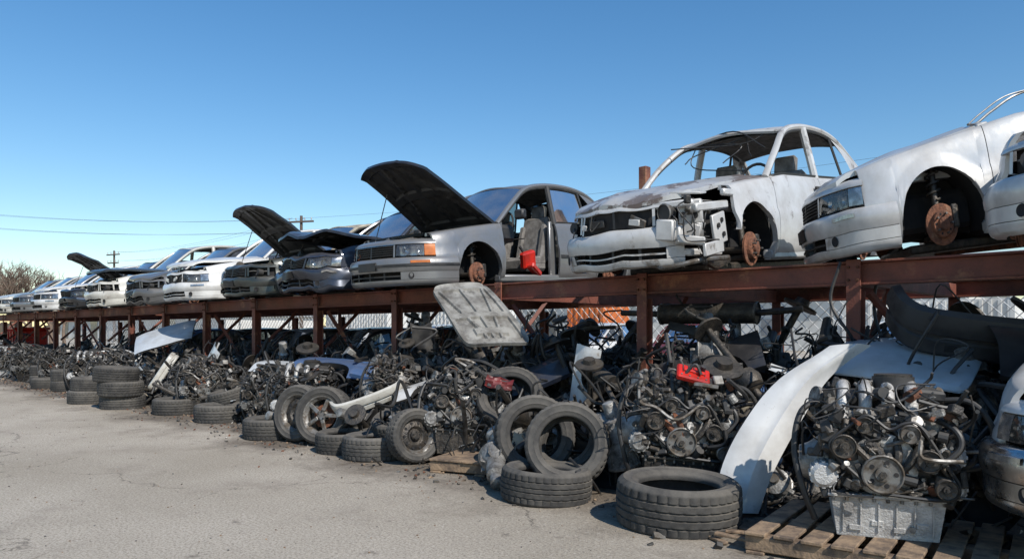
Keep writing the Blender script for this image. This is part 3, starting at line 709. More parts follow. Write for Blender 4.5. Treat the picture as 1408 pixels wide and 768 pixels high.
# ================================================================== CAMERA / LIGHT
cam=bpy.data.cameras.new('camera'); co=bpy.data.objects.new('camera',cam); scene.collection.objects.link(co)
co.location=(0,0,1.25); co.rotation_euler=(pi/2,0,math.radians(44.0)); cam.sensor_width=36; cam.lens=26.0; cam.shift_y=.0504; cam.clip_end=3000
scene.camera=co
el=math.radians(42); sd=Vector((.965*math.cos(el),-.26*math.cos(el),math.sin(el)))
sl=bpy.data.lights.new('sun','SUN'); sl.energy=5.0; sl.angle=math.radians(.5); sl.color=(1,.955,.885)
so=bpy.data.objects.new('sun',sl); scene.collection.objects.link(so); so.rotation_euler=sd.to_track_quat('Z','Y').to_euler()
w=bpy.data.worlds.new('World'); scene.world=w; w.use_nodes=True; nt=w.node_tree
sk=nn(nt,'ShaderNodeTexSky',sky_type='NISHITA'); sk.sun_disc=False; sk.sun_elevation=el; sk.sun_rotation=math.atan2(sd.x,sd.y); sk.air_density=1.15; sk.dust_density=.2; sk.ozone_density=2.3; sk.altitude=50
hs=nn(nt,'ShaderNodeHueSaturation'); hs.inputs['Saturation'].default_value=1.30; hs.inputs['Hue'].default_value=.500
bg=nt.nodes['Background']; nt.links.new(sk.outputs[0],hs.inputs['Color']); nt.links.new(hs.outputs[0],bg.inputs[0]); bg.inputs[1].default_value=.14
scene.view_settings.view_transform='Standard'; scene.view_settings.look='None'; scene.view_settings.exposure=0
# ================================================================== GROUND
def ground_mat():
    m=bpy.data.materials.new('worn_asphalt'); m.use_nodes=True; nt=m.node_tree; Lk=nt.links; b=nt.nodes['Principled BSDF']; b.inputs['Roughness'].default_value=.92; b.inputs['Specular IOR Level'].default_value=.25
    tc=nn(nt,'ShaderNodeTexCoord')
    def N(sc,det=6,ro=.6):
        n=nn(nt,'ShaderNodeTexNoise'); n.inputs['Scale'].default_value=sc; n.inputs['Detail'].default_value=det; n.inputs['Roughness'].default_value=ro; Lk.new(tc.outputs['Object'],n.inputs['Vector']); return n
    def MR(i,a,b_,c=0,d=1):
        n=nn(nt,'ShaderNodeMapRange'); n.inputs[1].default_value=a; n.inputs[2].default_value=b_; n.inputs[3].default_value=c; n.inputs[4].default_value=d; Lk.new(i,n.inputs[0]); return n.outputs[0]
    def MX(f,a,b_):
        n=nn(nt,'ShaderNodeMix',data_type='RGBA'); Lk.new(f,n.inputs[0])
        for i,q in((6,a),(7,b_)):
            if isinstance(q,tuple): n.inputs[i].default_value=(*q,1)
            else: Lk.new(q,n.inputs[i])
        return n.outputs[2]
    big=N(.35,5); col=MX(MR(big.outputs[0],.38,.62),(.40,.345,.27),(.52,.455,.37))
    fine=N(60,5,.85); col=MX(MR(fine.outputs[0],.36,.54),(.17,.145,.115),col)
    fine2=N(26,6,.85); col=MX(MR(fine2.outputs[0],.56,.70),col,(.66,.59,.50))
    med=N(1.5,9,.74); col=MX(MR(med.outputs[0],.53,.70,0,.5),col,(.22,.183,.145))
    spots=N(4.2,6,.65); col=MX(MR(spots.outputs[0],.63,.71,0,.6),col,(.11,.092,.076))
    wv=N(1.3,6); ad=nn(nt,'ShaderNodeVectorMath',operation='MULTIPLY_ADD'); Lk.new(wv.outputs['Color'],ad.inputs[0]); ad.inputs[1].default_value=(1.1,1.1,0); Lk.new(tc.outputs['Object'],ad.inputs[2])
    vo=nn(nt,'ShaderNodeTexVoronoi',feature='DISTANCE_TO_EDGE'); vo.inputs['Scale'].default_value=.40; Lk.new(ad.outputs[0],vo.inputs['Vector'])
    ck=MR(vo.outputs['Distance'],.0,.005,.75,0)
    brk=MR(N(.8,2).outputs[0],.46,.54); mm=nn(nt,'ShaderNodeMath',operation='MULTIPLY'); Lk.new(ck,mm.inputs[0]); Lk.new(brk,mm.inputs[1])
    col=MX(mm.outputs[0],col,(.08,.066,.052))
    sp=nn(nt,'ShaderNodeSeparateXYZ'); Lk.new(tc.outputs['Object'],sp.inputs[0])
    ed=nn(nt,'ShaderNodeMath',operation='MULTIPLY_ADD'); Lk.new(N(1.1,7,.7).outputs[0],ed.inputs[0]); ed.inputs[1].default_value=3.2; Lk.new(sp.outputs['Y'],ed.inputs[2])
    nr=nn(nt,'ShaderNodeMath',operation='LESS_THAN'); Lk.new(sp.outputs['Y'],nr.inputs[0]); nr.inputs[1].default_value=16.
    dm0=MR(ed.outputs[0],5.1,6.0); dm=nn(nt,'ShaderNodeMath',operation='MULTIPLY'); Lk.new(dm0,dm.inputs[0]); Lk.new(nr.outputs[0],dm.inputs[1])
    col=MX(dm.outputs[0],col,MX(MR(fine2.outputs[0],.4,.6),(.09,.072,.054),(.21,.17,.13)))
    Lk.new(col,b.inputs['Base Color'])
    bp=nn(nt,'ShaderNodeBump'); bp.inputs['Strength'].default_value=.8; bp.inputs['Distance'].default_value=.012; Lk.new(fine.outputs[0],bp.inputs['Height'])
    bp2=nn(nt,'ShaderNodeBump'); bp2.inputs['Strength'].default_value=.4; bp2.inputs['Distance'].default_value=.03; Lk.new(med.outputs[0],bp2.inputs['Height']); Lk.new(bp.outputs[0],bp2.inputs['Normal']); Lk.new(bp2.outputs[0],b.inputs['Normal'])
    return m
g=MB(); g.add([(-1500,-1500,0),(1500,-1500,0),(1500,1500,0),(-1500,1500,0)],[(0,1,2,3)],ground_mat()); g.obj('ground')
# ================================================================== RACK
rk=empty('steel_storage_rack')
YF,YB=6.1,9.0; ZTOP=1.80
def ibeam_x(b,y,z1,x0,x1,h=.19,w_=.12,t=.018):
    b.box(((x0+x1)/2,y,z1-t/2),(x1-x0,w_,t),M_rack,b=.003); b.box(((x0+x1)/2,y,z1-h+t/2),(x1-x0,w_,t),M_rack,b=.003)
    b.box(((x0+x1)/2,y,z1-h/2),(x1-x0,.03,h-2*t-.002),M_rack,b=.003)
b=MB(); px0=-2.10; sp_=1.97; posts=[px0-sp_*k for k in range(-2,16)]
for y in(YF,YB):
    for a,c in zip(posts,posts[1:]): ibeam_x(b,y,ZTOP,c+.003,a-.003)
b.obj('beams',rk)
b=MB()
for i,x in enumerate(posts):
    for y in(YF-.075,YB):
        yy=y
        b.box((x,yy-.0,ZTOP/2-.0),(.11,.018,ZTOP+.02 if y<8 else ZTOP),M_rack,b=.003)
        b.box((x,yy+.05,(ZTOP-.23)/2),(.02,.08,ZTOP-.24),M_rack,b=.003)
        b.box((x,yy+.10,(ZTOP-.23)/2),(.11,.018,ZTOP-.24),M_rack,b=.003)
        b.box((x,yy,.01),(.24,.24,.018),M_rack)
    b.box((x,(YF+YB)/2,ZTOP-.12),(.08,YB-YF-.16,.14),M_rack,b=.004)
    for q in(-.035,.035):
        for zz in(-.05,-.15): b.cyl((x+q,YF-.084,ZTOP+zz),(x+q,YF-.10,ZTOP+zz),.012,M_rust,n=6)
b.obj('posts_and_cross_members',rk)
b=MB()
for i,x in enumerate(posts):
    if i%2==0: b.tube([(x+.06,YF+.1,ZTOP-.25),(x+.62,YF+.35,.75)],.032,M_rack,n=4)
    b.tube([(x,YF+.1,1.0),(x,YF+.75,ZTOP-.2)],.03,M_rack,n=4)
b.obj('braces',rk)
b=MB(); b.box((-6.2,9.25,1.85),(.13,.13,3.66),M_rack); b.obj('corner_post',rk)
# ================================================================== CARS ON RACK
Z=ZTOP+.01
make_car('stripped_sedan',(-3.88,5.42,Z+.0),yaw=0,pitch=5.0,paintm=M_silB,hoodm=M_peel,head=False,wind=False,side=False,seed=2,gutted=True,sc=(1,1.10,1.20),crump=.05,torn=True)
make_car('silver_sedan',(-7.50,5.42,Z),yaw=1.5,pitch=3.0,paintm=M_sil,hood=37,hoodm=M_blk,doors=('r',),seed=3,sc=(1,1.08,1.17),stripe=True)
make_car('silver_sedan_shell',(-2.47,6.33,Z+.03),yaw=-58,pitch=7,paintm=M_silA,seed=4,sc=(.92,.82,1.2),head=True,side=False,wind=False,gutted=False,roofed=False,crump=.02)
make_car('white_front_clip',(-.22,4.92,Z+.02),yaw=0,pitch=1,paintm=M_silA,seed=5,head=False,front_only=True,gutted=True,sc=(1,1,1.12),crump=.03)
make_car('navy_sedan',(-9.46,5.38,Z),yaw=-1,pitch=2,paintm=M_navy,seed=6,crump=.12,hood=10,sc=(1,1,1.08))
make_car('dark_green_sedan',(-11.35,5.45,Z),yaw=1,pitch=2,paintm=M_grn,hood=40,hoodm=M_blk,seed=7,doors=('r',),head=False,sc=(.97,1,1.05),gpaint=M_cream,crump=.05)
make_car('white_sedan',(-13.62,5.4,Z),yaw=-1,pitch=3,paintm=M_wht,seed=8,hood=4,doors=('r',),side=False,sc=(1,1.05,1.1),crump=.04,gutted=True)
make_car('grey_sedan',(-15.95,5.5,Z),yaw=2,pitch=2,paintm=M_gry,seed=9,crump=.1,head=False,sc=(.98,.97,1.02))
make_car('white_sedan',(-18.15,5.4,Z),yaw=0,pitch=3,paintm=M_wht2,seed=10,crump=.06,side=False,doors=('r',),gutted=True,head=False,hood=8,hoodm=M_blk,sc=(1,1.05,1.14))
make_car('black_sedan',(-20.35,5.45,Z),yaw=1,pitch=2,paintm=M_blk,hood=38,hoodm=M_blk,seed=12,crump=.08,sc=(1,1,1.0))
make_car('white_sedan',(-22.6,5.4,Z),yaw=-1,pitch=2,paintm=M_wht,seed=13,hood=3,sc=(1,1,1.0))
make_car('silver_sedan',(-24.8,5.4,Z),yaw=0,pitch=2,paintm=M_sil,seed=14,sc=(1,1,.97))
make_car('white_sedan',(-27.0,5.4,Z),yaw=0,pitch=2,paintm=M_wht2,seed=15,sc=(1,1,.95),crump=.06)
make_car('grey_sedan',(-29.2,5.4,Z),yaw=0,pitch=2,paintm=M_gry,seed=16,sc=(1,1,.95))
b=MB(); b.box((0,0,0),(.10,.24,.22),M_red,b=.03,rot=(.3,.2,0)); b.box((.02,.10,-.13),(.12,.30,.08),M_red,b=.02,rot=(-.4,0,.3)); b.cyl((0,-.1,.1),(0,-.16,.16),.02,M_plas)
o=b.obj('red_fuel_can'); o.location=(-6.80,7.35,2.22)
make_car('blue_sedan',(-9.6,6.35,.12),yaw=-4,paintm=M_blu,seed=21,sc=(1,1,1.02),head=False,hubs=False,crump=.06)
make_car('black_sedan',(-12.1,6.3,.10),yaw=3,paintm=M_blk,seed=22,sc=(1,1,1.),hood=15)
make_car('grey_sedan',(-14.6,6.35,.1),yaw=0,paintm=M_gry,seed=23,sc=(1,1,1.),crump=.06)
make_car('black_sedan',(-17.2,6.3,.1),yaw=0,paintm=M_blk,seed=24,sc=(1,1,1.))
make_car('blue_sedan',(-20.0,6.3,.1),yaw=0,paintm=M_blu,seed=25,sc=(1,1,1.))
make_car('grey_sedan',(-23.0,6.3,.1),yaw=0,paintm=M_gry,seed=26,sc=(1,1,1.))
make_car('white_pickup_front',(-.06,4.18,.38),yaw=0,paintm=M_wht,seed=27,sc=(1.04,1,1.15),front_only=True,bumpm=M_chr)
# ================================================================== PILE
def front(x): return 4.75 if x>-4.2 else (4.55 if x>-9 else 4.75)
def moundz(x,y):
    f=y-front(x)
    if f<0: return -.02
    h=interp([(0,0),(.3,.14),(.9,.42),(1.6,.72),(2.2,.70),(3.2,.5),(4.0,.35),(4.8,.0)],f)
    if x>-2.3 and y<5.3: h*=.15
    if x<-9: h*=.8
    return h*(.85+.5*nz(x*1.1,y*1.1,.3))+.05*nz(x*5,y*5)*min(1,f*3)
b=MB()
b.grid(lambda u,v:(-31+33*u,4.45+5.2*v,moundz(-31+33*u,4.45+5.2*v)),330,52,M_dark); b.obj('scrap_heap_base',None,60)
lib=[]
def reg(fn,wt=1,nm='part'):
    b=MB(); fn(b); me=b.mesh(nm,35); lib.extend([me]*wt)
R1=random.Random(77)
def p_pipe(b):
    b.tube(spline([(-.7,0,0),(-.4,.05,.03),(-.2,.0,.1),(.1,-.05,.08),(.3,0,0),(.75,.1,.02)],6),.024,M_iron,n=8); b.cyl((-.05,-.02,.08),(.35,-.02,.0),.075,M_iron,n=14)
def p_alt(b):
    b.lathe([(.001,0),(.06,0),(.085,.02),(.085,.07),(.078,.075),(.078,.1),(.085,.105),(.085,.15),(.05,.17),(.001,.17)],M_alu,20); b.lathe([(.02,.17),(.03,.18),(.026,.19),(.03,.2),(.03,.21),(.001,.21)],M_steel,16)
    for k in range(4): b.box((.09*math.cos(k*1.57),.09*math.sin(k*1.57),.08),(.04,.03,.03),M_alu)
def p_box(b):
    for k in range(6): b.box((R1.uniform(-.12,.12),R1.uniform(-.12,.12),R1.uniform(-.1,.1)),(R1.uniform(.06,.22),R1.uniform(.06,.2),R1.uniform(.04,.16)),R1.choice([M_iron,M_plas,M_iron,M_alu]),rot=(R1.random(),R1.random(),R1.random()),b=.012)
    for k in range(14):
        p=Vector((R1.uniform(-.15,.15),R1.uniform(-.15,.15),R1.uniform(-.1,.1))); b.cyl(p,p+Vector((R1.uniform(-.15,.15),R1.uniform(-.15,.15),R1.uniform(-.15,.15))),R1.uniform(.008,.04),R1.choice([M_iron,M_steel,M_iron,M_plas]),n=10)
def p_hose(b):
    for k in range(7):
        p=Vector((R1.uniform(-.2,.2),R1.uniform(-.2,.2),0)); pts=[p]
        for _ in range(5): p=p+Vector((R1.uniform(-.25,.25),R1.uniform(-.25,.25),R1.uniform(-.14,.16))); pts.append(p)
        b.tube(spline(pts,5),R1.choice([.005,.007,.011,.016]),R1.choice([M_hose,M_hose,M_plas]),n=6)
def p_strut(b):
    b.cyl((0,0,-.3),(0,0,.1),.025,M_iron); b.cyl((0,0,.1),(0,0,.34),.011,M_chr); b.lathe([(.02,.05),(.08,.06),(.08,.066),(.02,.066)],M_iron,18)
    b.tube([(.062*math.cos(a),.062*math.sin(a),.06+.24*a/(10*pi)) for a in [i*pi/6 for i in range(61)]],.007,M_iron,n=5); b.lathe([(.001,.31),(.07,.30),(.07,.31),(.001,.325)],M_plas,16)
def p_hub(b): hub_into(b,Matrix.Identity(4),R1,M_steel)
def p_trans(b):
    b.lathe([(.001,0),(.17,0),(.175,.02),(.16,.04),(.14,.14),(.10,.2),(.09,.4),(.06,.42),(.055,.55),(.03,.56),(.001,.56)],M_alu,22)
    for k in range(8):
        a=k*pi/4; b.box((.13*math.cos(a),.13*math.sin(a),.1),(.06,.012,.18),M_alu,rot=(0,0,a),b=.003)
    b.box((.08,0,.3),(.12,.14,.2),M_iron,b=.02)
def p_rad(b):
    b.box((0,0,0),(.6,.03,.38),M_iron,b=.004)
    for k in range(24): b.box((0,-.018,-.17+k*.0148),(.56,.006,.004),M_steel,b=.001)
    for s_ in(-1,1): b.box((s_*.32,0,0),(.05,.05,.42),M_plas,b=.012)
    b.cyl((.32,0,.15),(.32,-.1,.15),.02,M_plas)
def p_axle(b):
    b.cyl((-.6,0,0),(.6,0,0),.028,M_iron)
    for s_ in(-1,1): b.lathe([(.001,0),(.13,0),(.13,.02),(.06,.03),(.05,.07),(.001,.07)],M_iron,22,Matrix.Translation((s_*.6,0,0))@Matrix.Rotation(s_*pi/2,4,'Y'))
    b.lathe([(.03,-.1),(.09,-.07),(.11,0),(.09,.07),(.03,.1)],M_iron,16,Matrix.Rotation(pi/2,4,'Y'))
def p_arm(b):
    b.tube(spline([(-.25,0,0),(-.1,.03,.02),(.05,.12,.02),(.18,.25,0)],5),.024,M_iron,n=8,flat=.6); b.tube(spline([(-.25,0,0),(0,-.05,0),(.2,-.08,0)],5),.02,M_iron,n=8,flat=.6)
    for q in((-.25,0,0),(.18,.25,0),(.2,-.08,0)): b.lathe([(.02,-.03),(.035,-.03),(.035,.03),(.02,.03)],M_iron,14,Matrix.Translation(q))
def p_wheelst(b):
    b.tube([(.18*math.cos(a),.18*math.sin(a),0) for a in [k*pi/14 for k in range(29)]],.014,M_plas,n=8); b.cyl((0,0,-.03),(0,0,.02),.06,M_plas,n=18)
    for k in range(3): b.box((.09*math.cos(k*2.1),.09*math.sin(k*2.1),0),(.14,.03,.012),M_plas,rot=(0,0,k*2.1))
def p_fan(b):
    b.lathe([(.20,-.03),(.215,-.03),(.215,.03),(.20,.03)],M_plas,30)
    for k in range(7): b.box((.11*math.cos(k*.9),.11*math.sin(k*.9),0),(.15,.06,.008),M_plas,rot=(.5,0,k*.9))
    b.cyl((0,0,-.03),(0,0,.03),.04,M_plas); b.box((0,.2,0),(.5,.04,.04),M_plas); b.box((0,-.2,0),(.5,.04,.04),M_plas)
def mkplate(mt):
    def f(b):
        s1=R1.uniform(.3,.65); s2=R1.uniform(.12,.34); sd_=R1.random()*50; fo=R1.uniform(.25,.7); an=R1.uniform(-.5,.5)
        def q(u,v,dz):
            t=u+an*(v-.5)-fo
            return ((u-.5)*s1*(1+.25*nz(v*2,sd_)),(v-.5)*s2*(1+.4*nz(u*2,sd_+4)),.22*abs(t)*s1+.03*rg(u*3+sd_,v*2,sd_)+dz)
        b.grid(lambda u,v:q(u,v,0),14,8,mt); b.grid(lambda u,v:q(u,v,-.008),14,8,M_plas)
        for v in(0,1): b.box(q(.5,v,-.01),(s1*.5,.012,.025),mt)
    return f
def p_strip(mt):
    def f(b):
        b.tube(spline([(-.5,0,0),(-.2,R1.uniform(-.05,.05),.03),(.15,R1.uniform(-.06,.06),-.02),(.5,R1.uniform(-.2,.2),.06)],6),.035,mt,n=6,flat=.3)
    return f
def p_frame(b):
    b.box((0,0,0),(.9,.06,.09),M_iron,b=.01); b.box((-.3,.2,0),(.06,.4,.07),M_iron,b=.01,rot=(0,0,.2)); b.box((.33,.15,.03),(.05,.35,.06),M_steel,b=.01,rot=(.2,0,-.2)); b.cyl((.0,0,.04),(.0,.0,.12),.05,M_iron)
def p_alurim(b):
    b.lathe([(.17,-.08),(.18,-.085),(.165,-.04),(.16,.05),(.18,.085)],M_alu,28)
    for k in range(5): b.box((.09*math.cos(k*1.2566),.09*math.sin(k*1.2566),.05),(.15,.045,.02),M_alu,rot=(0,0,k*1.2566))
    b.cyl((0,0,.03),(0,0,.07),.04,M_alu)
for i in range(4): reg(p_box,6,'machined_block')
for i in range(4): reg(p_hose,6,'hose_bundle')
reg(p_pipe,4,'exhaust_pipe');reg(p_alt,4,'alternator');reg(p_strut,4,'strut');reg(p_hub,2,'brake_hub');reg(p_trans,3,'gearbox');reg(p_rad,3,'radiator')
reg(p_axle,3,'axle');reg(p_arm,5,'control_arm');reg(p_wheelst,3,'steering_wheel');reg(p_fan,3,'cooling_fan');reg(p_frame,4,'subframe');reg(p_alurim,1,'alloy_rim')
for mt,wt in((M_wht,1),(M_lblu,2),(M_plas,3),(M_steel,2),(M_cream,1),(M_alu,2)): reg(p_strip(mt),wt,'trim_strip')
for mt,wt in((M_plas,5),(M_plas,5),(M_blk,5),(M_iron,4),(M_steel,1),(M_wht,1),(M_lblu,2),(M_blu,1),(M_gry,2),(M_cream,1)): reg(mkplate(mt),wt,'body_panel_scrap')
pile=empty('scrap_parts_pile')
def scatter(n,xa,xb,fa,fb,smin=.7,smax=1.2,lift=.08):
    for k in range(n):
        x=RND.uniform(xa,xb); f=fa+(fb-fa)*RND.random(); y=front(x)+f
        if -2.15<x<-.75 and y<5.2: continue
        if x<-8.6 and y>6.4 and RND.random()<.8: continue
        z=max(0,moundz(x,y))+RND.uniform(-.02,lift)
        me=RND.choice(lib); s=RND.uniform(smin,smax)
        if z<.05 or f<.15: s*=.6; z=.05
        put(me,me.name.split('.')[0],(x,y,z),(RND.uniform(-1.2,1.2),RND.uniform(-1.2,1.2),RND.uniform(0,6.28)),s,pile)
scatter(1250,-9,1.5,.05,2.8,lift=.16)
scatter(700,-15,-9,.02,2.0,lift=.2)
scatter(620,-30,-15,.02,1.9,lift=.2)
scatter(260,-8,1.,1.0,2.2,.8,1.3,.45)
def panel(dct,key,nm,x,y,z,rx,ry,rz,s=1.): return put(dct[key],nm,(x,y,z),(rx,ry,rz),s)
r=random.Random(31)
dk=['black_paint','navy_paint','grey_paint','dark_green_paint','black_paint','silver_paint','blue_paint']
for k in range(40):
    x=r.uniform(-20,.3); y=front(x)+(r.uniform(.9,1.7) if x>-8.5 else r.uniform(.6,1.2))
    if -2.6<x<-.7 and y<5.9: y=6.2
    z=max(0,moundz(x,y))-.12
    c=r.random()
    if c<.35: panel(DOORS,r.choice(dk),'car_door',x,y,z,r.uniform(-1.5,-.8),r.uniform(-.5,.5),r.uniform(-.9,1.2),.72)
    elif c<.7: panel(FEND,r.choice(['black_paint','grey_paint','black_paint','blue_paint','bluish_white_paint']),'car_fender',x,y,z,r.uniform(-1.4,-.4),r.uniform(-.6,.6),r.uniform(-.8,1.4),.85)
    elif c<.9: panel(BUMP,r.choice(['black_plastic','black_paint','grey_paint']),'bumper_cover',x,y,z,r.uniform(-.8,.8),r.uniform(-.5,.5),r.uniform(-1,1),.75)
    else: panel(HOODS,r.choice(['black_paint','grey_paint']),'car_hood',x,y,z,r.uniform(-1.3,-.9),r.uniform(-.4,.4),r.uniform(-.6,.9),.65)
panel(FEND,'bluish_white_paint','car_fender',-9.3,5.0,.66,-1.2,.1,.5,.8)
panel(FEND,'blue_paint','car_fender',-8.1,4.95,.70,-1.2,.1,.4,.95)
panel(DOORS,'blue_paint','car_door',-7.2,5.15,.68,-1.3,.2,.6,.7)
panel(FEND,'white_paint','car_fender',-6.0,4.95,.60,-1.2,-.25,.7,.65)
panel(HOODS,'bluish_white_paint','car_hood',-14.0,5.3,.95,-1.15,-.30,1.0,.85)
panel(FEND,'white_paint','car_fender',-11.2,4.95,.6,-.5,-1.0,.4,.65)
panel(BUMP,'offwhite_paint','bumper_cover',-6.7,4.75,.42,.5,-.35,.9,.5)
panel(BUMP,'offwhite_paint','bumper_cover',-12.7,4.85,.5,.2,-1.0,.9,.42)
panel(DOORS,'white_paint','car_door',-16.6,5.0,.4,-.9,.3,.6,.8)
panel(BUMP,'black_plastic','bumper_cover',-.95,5.95,1.02,.4,.10,.5,.95)
panel(FEND,'black_paint','car_fender',-.5,5.7,.85,-.8,.2,.6,1.1)
panel(FEND,'black_paint','car_fender',-3.2,5.75,.80,-.9,-.3,.4,.9)
panel(DOORS,'navy_paint','car_door',-4.9,5.45,.70,-1.1,-.4,.7,.7)
panel(FEND,'white_paint','car_fender',-4.25,5.55,.80,-.25,-1.35,.35,.5)
# ================================================================== TYRES
H=pi/2
tyre(-2.57,4.22,.14,.02,.03,.4,1.24,wid=1.05)
tyre(-3.67,4.17,.11,0,.05,1.,1.06)
tyre(-3.70,4.45,.36,H-.35,0,.62,1.02)
tyre(-4.20,4.62,.37,H-.25,0,.9,1.05)
tyre(-3.95,4.75,.34,H-.5,.2,.3,1.0)
tyre(-6.08,4.34,.11,0,.0,0,1.0)
tyre(-6.20,4.75,.28,.35,.1,0,.95)
tyre(-5.55,4.40,.26,H-.15,0,1.4,.8,rim=1)
tyre(-6.62,4.35,.10,.03,0,0,.95)
tyre(-7.13,4.42,.32,H-.2,0,.5,1.0,rim=0)
tyre(-7.55,4.38,.32,H-.15,0,.35,1.0,rim=1)
tyre(-8.10,4.32,.11,0,0,0,1.05)
tyre(-10.1,4.6,.11,0,0,0,1.08); tyre(-10.5,4.95,.30,.25,-.1,0,1.0)
tyre(-11.5,4.55,.11,0,0,0,1.05)
for k in range(3): tyre(-12.95+.06*(k%2),4.27-.05*k,.11+.22*k,.03*k,.03,k,1.05)
tyre(-12.3,5.0,.11,0,0,0,1.0); tyre(-12.3,5.0,.33,.1,0,0,1.0)
for k in range(2): tyre(-14.3,4.15+.05*k,.11+.22*k,0,.02,k,1.0)
for k in range(2): tyre(-17.5,4.7,.11+.22*k,0,0,k,1.)
for k in range(2): tyre(-20.,4.9,.11+.22*k,0,0,k,1.)
tyre(-18.6,4.6,.11); tyre(-4.9,5.05,.60,.9,.3,.4,1.0); tyre(-9.2,5.1,.5,.8,.2,.4,1.0)
# ================================================================== ENGINES
def pallet(x,y,yaw,wd=1.35,dp=1.0):
    b=MB(); r=random.Random(int(x*10))
    for k in range(3): b.box((0,-dp/2+.06+k*(dp-.12)/2,.06),(wd,.09,.085),M_wood,b=.006)
    for k in range(9): b.box((-wd/2+.06+k*(wd-.12)/8,r.uniform(-.01,.01),.115),(.115,dp,.02),M_wood,b=.004,rot=(0,0,r.uniform(-.01,.01)))
    for k in range(3): b.box((-wd/2+.06+k*(wd-.12)/2,0,.009),(.1,dp,.016),M_wood,b=.003)
    o=b.obj('wooden_pallet'); o.location=(x,y,0); o.rotation_euler=(0,0,math.radians(yaw)); return o
pallet(-1.36,4.50,8); engine(0,-1.42,4.52,.125,24,s=1.0)
engine(1,-3.02,4.95,.10,38,.05,.06,1.02)
pallet(-4.75,4.75,20,1.0,.8)
engine(2,-5.35,4.88,.06,42,-.1,.05,.98)
engine(1,-6.9,5.1,.25,60,.2,.2,.85)
engine(0,-8.45,4.95,.02,50,.1,.05,.98); engine(2,-9.2,4.95,.0,30,.1,.0,.9)
engine(1,-11.3,4.95,.0,55,0,.1,1.0); engine(2,-12.0,5.1,.0,40,0,0,.95)
engine(2,-15.6,5.0,0,50,0,0,1.); engine(0,-17.,5.,0,60); engine(1,-19.,5.,0,50); engine(2,-21.5,5.,0,50); engine(0,-23.5,4.9,0,40); engine(1,-25.,4.9,0,20)
put(lib[[m.name.startswith('gearbox') for m in lib].index(True)],'gearbox',(-4.42,4.38,.20),(1.9,.3,.9),.85)
b=MB(); b.box((0,0,0),(.24,.15,.05),M_red,b=.02); b.box((.0,0,.03),(.16,.03,.03),M_red,b=.01); b.cyl((.06,.04,.02),(.06,.04,.07),.02,M_plas)
for k in range(4): b.cyl((-.09+.06*k,-.055,.02),(-.09+.06*k,-.055,.03),.008,M_steel,n=6)
for k in range(5): b.box((-.08+.04*k,.02,.026),(.008,.08,.01),M_plas,b=.002)
o=b.obj('red_valve_cover'); o.location=(-2.80,4.80,.93); o.rotation_euler=(.6,.25,.7)
b=MB(); b.grid(lambda u,v:((u-.5)*.26,(v-.5)*.12,.06*rg(u*2,v*2,3)),10,8,M_dred); b.box((0,0,-.02),(.22,.1,.03),M_plas); o=b.obj('broken_tail_lamp'); o.location=(-4.9,4.9,.76); o.rotation_euler=(1.,.2,.6)
# ================================================================== PANELS
b=MB(); path=spline([(-2.38,4.66,.02),(-2.35,4.74,.30),(-2.25,4.90,.62),(-2.10,5.08,.92),(-1.86,5.28,1.15)],7); rows=[]
N_=len(path)
for i,p in enumerate(path):
    f=i/(N_-1); wd=.135+.05*math.sin(pi*min(1,f*1.1)); sdv=Vector((.80,.60,0)); fw=Vector((.60,-.75,.25)).normalized()
    r_=[p-sdv*(wd+.0)-fw*.07]
    for k in range(13):
        u=k/12*2-1; r_.append(p+sdv*u*wd+fw*(.05*(1-u*u)+(.014 if u>.15 else 0)+.012*nz(f*5,u*2,2)))
    r_.append(p+sdv*wd-fw*.06); rows.append(r_)
b.rows(rows,M_wht); b.rows([[q-Vector((.006,-.008,0)) for q in rr] for rr in rows],M_plas); b.obj('leaning_white_bumper_skin',None,35)
sheet('white_hood',(-2.2,5.35,.98),(-1.15,5.25,.86),(-1.2,6.0,1.10),(-2.1,6.1,1.18),M_lblu,bulge=.07,crum=.03,seed=2)
sheet('grey_hood',(-5.12,5.62,1.08),(-5.48,5.0,1.06),(-6.36,5.26,1.69),(-6.07,5.82,1.76),M_beige,bulge=-.04,crum=.01,under=M_beige,ribs=True,n=40,seed=4)
b=MB(); b.cyl((-.55,0,0),(.4,0,0),.10,M_iron,n=20); b.tube([(-1.0,0,.02),(-.55,0,0)],.03,M_iron); b.tube([(.4,0,0),(.8,.05,.03)],.03,M_iron)
for q in(-.55,.4): b.lathe([(.1,-.012),(.108,-.008),(.108,.008),(.1,.012)],M_steel,20,Matrix.Translation((q,0,0))@Matrix.Rotation(pi/2,4,'Y'))
o=b.obj('exhaust_muffler'); o.location=(-3.55,6.5,1.42); o.rotation_euler=(0,0,.15)
# ================================================================== FENCE
fe=empty('chain_link_fence'); b=MB(); FY=10.6; FH=2.2; xa,xb=-34,6; d=.17
n=int((xb-xa+FH)/d)
for k in range(n):
    for s_ in(-1,1):
        s0=xa-FH+k*d
        if s_<0: p0=(max(s0,xa),max(0,xa-s0)); e=min(xb,s0+FH); p1=(e,e-s0)
        else: s0=xa+k*d; e=max(xa,s0-FH); top=min(s0,xb); p0=(top,s0-top); p1=(e,s0-e)
        if p1[1]-p0[1]<=0.01 and s_<0: continue
        b.cyl((p0[0],FY+.004*s_,p0[1]),(p1[0],FY+.004*s_,p1[1]),.0065,M_gal,n=3,cap=False)
b.obj('wire_mesh',fe)
b=MB(); b.cyl((xa,FY,FH),(xb,FY,FH),.022,M_gal)
x=xa
while x<xb: b.cyl((x,FY+.03,0),(x,FY+.03,FH+.08),.03,M_gal); b.lathe([(.032,0),(.02,.03),(.001,.04)],M_gal,10,Matrix.Translation((x,FY+.03,FH+.08))); x+=3.
b.obj('posts_and_rail',fe)
